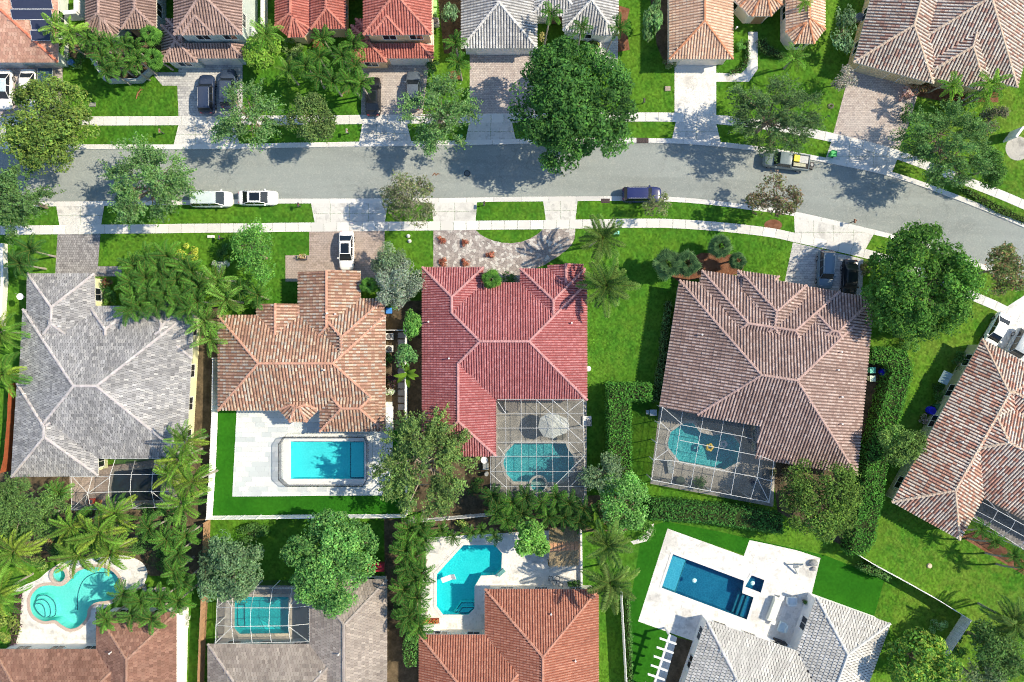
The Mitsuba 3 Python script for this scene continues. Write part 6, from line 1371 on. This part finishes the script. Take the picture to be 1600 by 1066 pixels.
# cantilever shade arm and grey boulder at the deck corner
k, M = obj('sculpture', 'grey angular garden sculpture on the white deck corner', 'sculpture', 1244, 884, .03); part(k, 'bent_bar', MB().tube([(-1.3, .2, .1), (.2, .7, 1.6), (-.4, -.1, .5), (.1, -1.0, .1)], .09, 6, (.42, .46, .48)), 'metal', M=M); part(k, 'foot_plate', MB().box((-.3, -.3, 0), (.3, .3, .05), (.4, .42, .44)), 'metal', M=M)
k, M = obj('boulder', 'grey boulders at the corner of the white deck', 'boulders', 1270, 881, .03); bs = trimesh.creation.icosphere(3, 1.0); vv = np.array(bs.vertices); vv = vv * (1 + .3 * (meshkit.fbm(vv * 1.6, 3, 2)[:, None] - .5) * 2) * [.55, .42, .35] + [0, .15, .2]; put(k, MB().add(vv, bs.faces, (.30, .31, .32)).add(vv * [.6, .6, .6] + [.1, -.7, 0], bs.faces, (.34, .34, .35)), 'matte', M=M, smooth=True)
# pergola
k = thing('pergola', 'white pergola of parallel beams over the vivid turf at the south edge', 'pergola'); cs_, sn_ = math.cos(math.radians(19)), math.sin(math.radians(19))
for i in range(6):
    x0, y0 = 1031 - i * 4.6, 998 + i * 14.0; x1, y1 = x0 + 26, y0 + 9.
    A, B = P(x0, y0, 2.7), P(x1, y1, 2.7); d = (B - A) / np.linalg.norm(B - A); M = (np.stack([d, [-d[1], d[0], 0], [0, 0, 1]], 1), A)
    part(k, 'slat', MB().box((0, -.09, -.25), (np.linalg.norm(B - A), .09, 0), (.80, .80, .79), M), 'paint')
A, B = P(1047, 992, 2.42), P(1016, 1090, 2.42); part(k, 'beam', MB().box((0, -.12, -.22), (np.linalg.norm(B - A), .12, 0), (.76, .76, .75), (np.stack([(B - A) / np.linalg.norm(B - A), [-(B - A)[1] / np.linalg.norm(B - A), (B - A)[0] / np.linalg.norm(B - A), 0], [0, 0, 1]], 1), A)), 'paint')
for t_ in (.02, .95): q = A + (B - A) * t_; part(k, 'post', MB().box((q[0] - .1, q[1] - .1, 0), (q[0] + .1, q[1] + .1, 2.2), (.76, .76, .75)), 'paint')
sheet('path', 'shaded pale strip under the pergola', 'path', [(1045, 990), (1058, 996), (1036, 1080), (1018, 1080)], 'white_deck', .014)
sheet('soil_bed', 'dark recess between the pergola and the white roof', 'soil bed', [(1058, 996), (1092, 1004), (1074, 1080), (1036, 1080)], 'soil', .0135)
# thatched hut
k = thing('thatched_hut', 'small thatched hut with a clay tile ridge at the edge of the white deck', 'hut'); r = np.random.default_rng(9)
A = [P(858, 828, 2.3), P(904, 824, 2.3), P(904, 882, 2.3), P(858, 884, 2.3)]; ridge = [P(858, 857, 3.5), P(904, 854, 3.5)]
part(k, 'roof_deck', MB().add(A + ridge, [[3, 2, 5, 4], [1, 0, 4, 5]], (.22, .17, .10)), 'matte')
th = MB(); N = 5200; s = r.random(N); t = r.random(N) ** .9; side = r.integers(0, 2, N)
e0 = np.where(side[:, None] == 0, A[3] + (A[2] - A[3]) * s[:, None], A[0] + (A[1] - A[0]) * s[:, None]); rg = ridge[0] + (ridge[1] - ridge[0]) * s[:, None]; p0 = rg + (e0 - rg) * t[:, None] * 1.02 + [0, 0, .06]; dd = (e0 - rg) / np.linalg.norm(e0 - rg, axis=1, keepdims=True); dd = dd + r.normal(0, .14, (N, 3)); p1 = p0 + dd * .34; w = np.array([.02, .006, 0.]); col = np.array((.36, .29, .18)) * (1 + r.normal(0, .25, (N, 1)))
v = np.stack([p0 - w, p0 + w, p1 + [0, 0, .05]], 1).reshape(-1, 3); th.add(v, np.arange(3 * N).reshape(-1, 3), np.repeat(np.clip(col, .02, .9), 3, 0)); q = part(k, 'thatch', th, 'matte'); labels[q] = {'kind': 'stuff'}
for i in range(7):
    c0 = ridge[0] + (ridge[1] - ridge[0]) * (i + .5) / 7
    part(k, 'ridge_tile', MB().add(*loft([[(c0[0] - .22, c0[1] + y, c0[2] + z) for y, z in ((-.62, -.28), (-.3, .04), (0, .12), (.3, .04), (.62, -.28), (0, -.05))], [(c0[0] + .20, c0[1] + y * .92, c0[2] + z - .03) for y, z in ((-.62, -.28), (-.3, .04), (0, .12), (.3, .04), (.62, -.28), (0, -.05))]]), np.array((.50, .27, .16)) * (1 + r.normal(0, .1))), 'matte')
for q in A: part(k, 'post', MB().tube([[q[0] * .995, q[1], 0], [q[0] * .995, q[1], 2.35]], .08, 7, (.3, .22, .14)), 'bark')
for x in (866, 896): part(k, 'bar_counter' , MB().box((P(x, 856)[0] - .3, P(x, 862)[1] - 1., 0), (P(x, 856)[0] + .3, P(x, 862)[1] + 1., 1.05), (.35, .25, .16)), 'matte')
# outdoor kitchen counter and orange flowers
k, M = obj('counter', 'white outdoor counter with a sink by the terracotta roof', 'counter', 671, 981, .9); put(k, MB().box((-1.3, -.42, -.9), (1.3, .42, 0), (.74, .75, .76)), 'paint', M=M); part(k, 'sink', MB().box((-1.15, -.2, 0), (-.7, .2, .012), (.25, .3, .34)), 'metal', M=M)
k, M = obj('flower_box', 'planter box of orange flowers behind the white counter', 'flower box', 672, 971, .4); part(k, 'trough', MB().box((-1.1, -.28, -.4), (1.1, .28, .1), (.30, .10, .06)), 'matte', M=M); rr = np.random.default_rng(11); part(k, 'flowers', MB().add(*leaf_quads(rr.uniform([-1.0, -.25, .1], [1.0, .3, .4], (260, 3)), rr.normal(0, .5, (260, 3)) + [0, 0, 1], .17, leafcol([(.5, .10, .03), (.45, .06, .03), (.55, .24, .12), (.1, .14, .04)], 260, rr), .7, rr)), 'leaf', M=M)
k, M = obj('parasol', 'folded pale grey parasol lying on the white deck by the palm column', 'parasol', 676, 852, 1.6)
for i in range(6):
    a, b = math.radians(60 * i), math.radians(60 * i + 60); part(k, 'canopy_panel', MB().add([(0, 0, .55), (1.15 * math.cos(a), 1.15 * math.sin(a), 0), (1.15 * math.cos(b), 1.15 * math.sin(b), 0), (0, 0, .5)], [[0, 1, 2], [3, 2, 1]], np.array((.50, .50, .49)) * (1 + .05 * (-1) ** i)), 'matte', M=M)
part(k, 'pole', MB().tube([(0, 0, -1.6), (0, 0, .6)], .03, 6, (.6, .6, .6)), 'metal', M=M)
k, M = obj('pool_ladder_seat', 'teal grey water slide box at the edge of the angular pool', 'pool box', 783, 894, .1, 40); put(k, MB().box((-.5, -.22, -.1), (.5, .22, .3), (.08, .22, .22)), 'paint', M=M); part(k, 'lid', MB().box((-.52, -.24, .3), (.52, .24, .34), (.12, .30, .30)), 'paint', M=M)
k, M = obj('table_set', 'round wire table with curled chairs on the terracotta deck', 'table set', 866, 908, .03)
for dx, dy in ((0, 0), (.75, -.3), (.35, .55), (-.5, .5)):
    rp = [(dx + .3 * math.cos(a), dy + .3 * math.sin(a), .62) for a in np.linspace(0, 2 * math.pi, 15)]; part(k, 'ring', MB().tube(rp, .025, 5, (.05, .05, .07)), 'metal', M=M)
    for a in (0, 2.1, 4.2): part(k, 'leg', MB().tube([(dx + .28 * math.cos(a), dy + .28 * math.sin(a), 0), (dx + .25 * math.cos(a), dy + .25 * math.sin(a), .62)], .02, 4, (.05, .05, .07)), 'metal', M=M)
for px, py, z_, lab in ((1085, 907, -.02, 'pale floating chlorinator in the deep blue pool'), (1176, 911, .0, 'pale floating chlorinator in the small blue spa')):
    k, M = obj('floating_dispenser', lab, 'pool dispenser', px, py, -.1); part(k, 'float_ring', MB().tube([(0, 0, 0), (0, 0, .06), (0, 0, .1)], [.26, .28, .2], 14, (.45, .75, .75)), 'paint', M=M); part(k, 'cap', MB().tube([(0, 0, .1), (0, 0, .16)], .12, 10, (.7, .85, .85)), 'paint', M=M)
# inside the big cages
k, M = obj('patio_umbrella', 'pale octagonal patio umbrella inside the red roof cage', 'umbrella', 861, 665, 2.2)
for i in range(8):
    a, b = math.radians(45 * i + 10), math.radians(45 * i + 55); part(k, 'canopy_panel', MB().add([(0, 0, .5), (1.62 * math.cos(a), 1.62 * math.sin(a), 0), (1.62 * math.cos(b), 1.62 * math.sin(b), 0)], [[0, 1, 2]], np.array((.72, .76, .72)) * (1 + .04 * (-1) ** i)), 'matte', M=M)
part(k, 'pole', MB().tube([(0, 0, -2.2), (0, 0, .55)], .03, 6, (.4, .4, .4)), 'metal', M=M)
k, M = obj('patio_umbrella', 'smaller pale umbrella beside the octagonal one in the red roof cage', 'umbrella', 874, 665, 1.9)
for i in range(8):
    a, b = math.radians(45 * i), math.radians(45 * i + 45); part(k, 'canopy_panel', MB().add([(0, 0, .4), (1.25 * math.cos(a), 1.25 * math.sin(a), 0), (1.25 * math.cos(b), 1.25 * math.sin(b), 0)], [[0, 1, 2]], np.array((.76, .79, .76)) * (1 + .04 * (-1) ** i)), 'matte', M=M)
part(k, 'pole', MB().tube([(0, 0, -1.9), (0, 0, .45)], .03, 6, (.4, .4, .4)), 'metal', M=M)
k, M = obj('patio_table', 'wicker table under the umbrellas in the red roof cage', 'table', 876, 679, .03); part(k, 'table_top', MB().tube([(0, 0, .70), (0, 0, .75)], .6, 20, (.25, .25, .22)), 'matte', M=M); part(k, 'pedestal', MB().tube([(0, 0, 0), (0, 0, .7)], .12, 8, (.2, .2, .18)), 'matte', M=M)
k, M = obj('hot_tub', 'round covered hot tub in the shade of the red eave', 'hot tub', 800, 632, .8); part(k, 'tub', MB().tube([(0, 0, -.8), (0, 0, 0)], [.95, 1.0], 20, (.2, .18, .16)), 'matte', M=M); part(k, 'cover', MB().tube([(0, 0, 0), (0, 0, .08)], .98, 20, (.30, .28, .26)), 'matte', M=M)
k, M = obj('grill_cart', 'dark covered grill at the west post of the red roof cage', 'grill', 774, 764, .9); put(k, MB().box((-.6, -.45, -.9), (.6, .45, 0), (.03, .035, .05)), 'paint', M=M); part(k, 'cover_top', MB().box((-.5, -.36, 0), (.5, .36, .12), (.045, .05, .065)), 'paint', M=M)
k, M = obj('pump_unit', 'grey pump boxes outside the west wall of the red roof cage', 'pump', 759, 729, .5); put(k, MB().box((-.35, -.4, -.5), (.35, .4, .2), (.5, .52, .5)), 'paint', M=M); part(k, 'filter', MB().tube([(.1, -.9, -.5), (.1, -.9, .4)], .25, 12, (.6, .6, .57)), 'paint', M=M)
for px, py, col, lab, rr_ in ((1108.5, 699, (.85, .62, .10), 'yellow star shaped float in the many sided pool', .36), (1130.5, 694, (.80, .82, .84), 'pale grey ring float in the many sided pool', .34)):
    k, M = obj('pool_float', lab, 'pool float', px, py, -.06); rp = [(rr_ * (1 + .18 * math.cos(5 * a)) * math.cos(a), rr_ * (1 + .18 * math.cos(5 * a)) * math.sin(a), .05) for a in np.linspace(0, 2 * math.pi, 31)]; part(k, 'tube', MB().tube(rp, .14, 7, col), 'paint', M=M, smooth=True); part(k, 'valve', MB().tube([(rr_, 0, .18), (rr_, 0, .22)], .03, 6, (.9, .9, .9)), 'paint', M=M)
for px, py in ((1057, 752), (1068, 753)): pass
k, M = obj('patio_table', 'low round table with a pot by the south edge of the brown roof cage', 'table', 1062, 750, .03); part(k, 'table_top', MB().tube([(0, 0, .45), (0, 0, .5)], .55, 18, (.10, .14, .12)), 'matte', M=M); part(k, 'leg', MB().tube([(0, 0, 0), (0, 0, .45)], .1, 8, (.2, .2, .2)), 'matte', M=M)
k, M = obj('pot_plant', 'bushy pot plant at the south edge of the brown roof cage', 'pot plant', 1091, 753, .03); part(k, 'pot', MB().tube([(0, 0, 0), (0, 0, .4)], [.25, .34], 14, (.2, .14, .1)), 'matte', M=M); rr = np.random.default_rng(15); part(k, 'foliage', MB().add(*leaf_quads(rr.normal(0, .38, (320, 3)) * [1, 1, .5] + [0, 0, .75], rr.normal(0, .6, (320, 3)) + [0, 0, 1], .24, leafcol(SH_D, 320, rr), .5, rr)), 'leaf', M=M)
k, M = obj('folding_chair', 'wire framed chair in the south east of the brown roof cage', 'chair', 1173, 751, .03, 30)
part(k, 'seat', MB().box((-.28, -.28, .42), (.28, .28, .46), (.05, .07, .13)), 'matte', M=M); part(k, 'backrest', MB().box((-.3, -.28, .46), (-.25, .28, .95), (.05, .07, .13)), 'matte', M=M)
for x in (-.25, .25):
    for y in (-.25, .25): part(k, 'leg', MB().tube([(x, y, 0), (x, y, .43)], .018, 5, (.3, .3, .35)), 'metal', M=M)
lounger('grey lounger on the pale deck west of the many sided pool', 1046, 728, 100, (.42, .46, .46)); 
k, M = obj('playset', 'red and orange ride on toys in the vaulted cage', 'toys', 148, 782, .03); part(k, 'toy_body', MB().box((-.5, -.3, .1), (.2, .3, .5), (.5, .06, .03)).box((.3, -.5, .05), (.9, .1, .4), (.6, .2, .05)), 'paint', M=M); part(k, 'toy_seat', MB().box((-.3, -.2, .5), (.05, .2, .58), (.1, .1, .1)), 'paint', M=M)
# red bench south of the turf
k, M = obj('garden_swing', 'dark red canopied garden swing between the big tree and drab roof', 'garden swing', 587, 887, 1.9)
part(k, 'canopy', MB().add([(-1.05, -.52, 0), (1.05, -.52, 0), (1.05, .5, .12), (-1.05, .5, .12), (-1.05, -.52, -.05), (1.05, -.52, -.05), (1.05, .5, .07), (-1.05, .5, .07)], [[0, 1, 2, 3], [7, 6, 5, 4], [0, 4, 5, 1], [2, 6, 7, 3], [1, 5, 6, 2], [3, 7, 4, 0]], (.33, .03, .05)), 'matte', M=M); part(k, 'seat', MB().box((-.85, -.3, -1.45), (.85, .25, -1.38), (.25, .04, .04)), 'matte', M=M)
for s in (-1, 1): part(k, 'leg', MB().tube([(s * 1.0, -.6, -1.9), (s * 1.0, 0, .05), (s * 1.0, .6, -1.9)], .03, 5, (.2, .2, .2)), 'metal', M=M)
# wall-side awning of the eastern house, oval planter of the silver house, yard gnome stones
k, M = obj('door_canopy', 'pale blue green awning panels on the wall of the angled eastern house', 'awning', 1482, 594, 1.5, -29)
for i in range(2): part(k, 'panel', MB().add([(-.05, -.75 + .8 * i, .35), (-1.0, -.75 + .8 * i, -.1), (-1.0, .02 + .8 * i, -.1), (-.05, .02 + .8 * i, .35)], [[0, 1, 2, 3]], (.20, .30, .32)), 'paint', M=M)
part(k, 'bracket', MB().tube([(-.05, .75, -.3), (-.9, .75, -.1)], .03, 5, (.4, .4, .4)), 'metal', M=M)
k, M = obj('planter', 'oval stone planter beside the pale walk of the silver roof', 'planter', 926, 72, .0); pgp = Polygon(arc(0, 0, 1.05, 20, .72)); part(k, 'rim', MB().poly(pgp.difference(pgp.buffer(-.16)), -.02, .42, (.62, .63, .62)), 'matte', M=M); part(k, 'earth', MB().poly(pgp.buffer(-.15), .3, None, (.10, .08, .05)), 'matte', M=M)
for px, py, lab in ((638, 369, 'white lawn ornament on the strip by the cobble drive'), (640, 377, 'small grey lawn ornament on the strip by the cobble drive')):
    k, M = obj('garden_ornament', lab, 'garden ornament', px, py, 0); put(k, MB().tube([(0, 0, 0), (0, 0, .18), (0, 0, .3), (0, 0, .5)], [.16, .2, .1, .06], 10, (.7, .7, .68)), 'matte', M=M); part(k, 'base', MB().tube([(0, 0, -.01), (0, 0, .05)], .26, 10, (.5, .5, .48)), 'matte', M=M)
k, M = obj('planter', 'low dark planter with flowers at the end of the west drive wall', 'planter', 472, 403, .35); put(k, MB().box((-.55, -.25, -.35), (.55, .25, 0), (.08, .08, .09)), 'matte', M=M); rr = np.random.default_rng(21); part(k, 'flowers', MB().add(*leaf_quads(rr.uniform([-.5, -.1, 0], [.5, .45, .35], (120, 3)), rr.normal(0, .5, (120, 3)) + [0, 0, 1], .16, leafcol([(.4, .22, .12), (.15, .18, .06), (.5, .4, .3)], 120, rr), .7, rr)), 'leaf', M=M)
k, M = obj('hose_reel', 'coiled dark hose lying on the lawn left of the pinkish drive', 'hose', 1298, 166, .05)
for i in range(3): part(k, 'coil', MB().tube([((.36 - .07 * i) * math.cos(a), (.30 - .06 * i) * math.sin(a), .03 + .05 * i) for a in np.linspace(0, 2 * math.pi, 17)], .03, 5, (.16, .14, .13)), 'paint', M=M)
k, M = obj('tree_stump', 'pale cut stump in the lawn of the angled eastern house', 'tree stump', 1452, 884, 0); put(k, MB().tube([(0, 0, 0), (0, 0, .16)], [.34, .28], 12, (.48, .40, .28)), 'bark', M=M); part(k, 'cut_face', MB().tube([(0, 0, .16), (0, 0, .17)], .25, 12, (.62, .54, .40)), 'bark', M=M)

# members of a clump or row are told apart by their place in it
ORD = ['first', 'second', 'third', 'fourth', 'fifth', 'sixth', 'seventh', 'eighth', 'ninth', 'tenth', 'eleventh', 'twelfth', 'thirteenth', 'fourteenth', 'fifteenth', 'sixteenth', 'seventeenth', 'eighteenth', 'nineteenth', 'twentieth', 'twenty first', 'twenty second', 'twenty third']
GR = {}
for k, l in labels.items():
    if 'group' in l: GR.setdefault(l['group'], []).append(k)
SHORT = {'coconut palms along the white wall': ('bright coconut palm along the white wall', 'north', 1), 'palm clump in front of the grey roof': ('drooping palm in the clump before the grey roof', 'west', 0), 'palm column west of the angular pool': ('drooping palm in the column beside the angular pool', 'north', 1),
         'palm thicket below the red roof cage': ('dark spiky palm in the thicket below the red cage', 'west', 0), 'drooping palms behind the low grey wall': ('drooping palm behind the low grey wall', 'west', 0), 'palm stand east of the lagoon pool': ('bushy palm in the stand east of the lagoon', 'north', 1),
         'palms along the rust brown roof': ('bushy palm along the rust brown roof', 'west', 0), 'palm grove in front of the coral house': ('palm in the grove before the coral house', 'west', 0), 'low palms along the angular pool': ('low palm above the angular pool', 'west', 0),
         'slender palms along the eastern cage': ('slender palm along the eastern cage', 'west', 0), 'reddish plants in the cobble drive': ('small spiky reddish plant in the cobble drive', 'west', 0)}
def where(k):
    d = next(scene[q] for q in scene if q.startswith(k + '__')); v = meshkit.WRITTEN[d['filename']][0]
    return v.mean(0)
for g, ks in GR.items():
    if g not in SHORT: continue
    text, side, ax = SHORT[g]; ks = sorted(ks, key=lambda k: (where(k)[0] if ax == 0 else -where(k)[1]))
    for i, k in enumerate(ks): labels[k]['label'] = f'{text}, {ORD[i]} from the {side}'
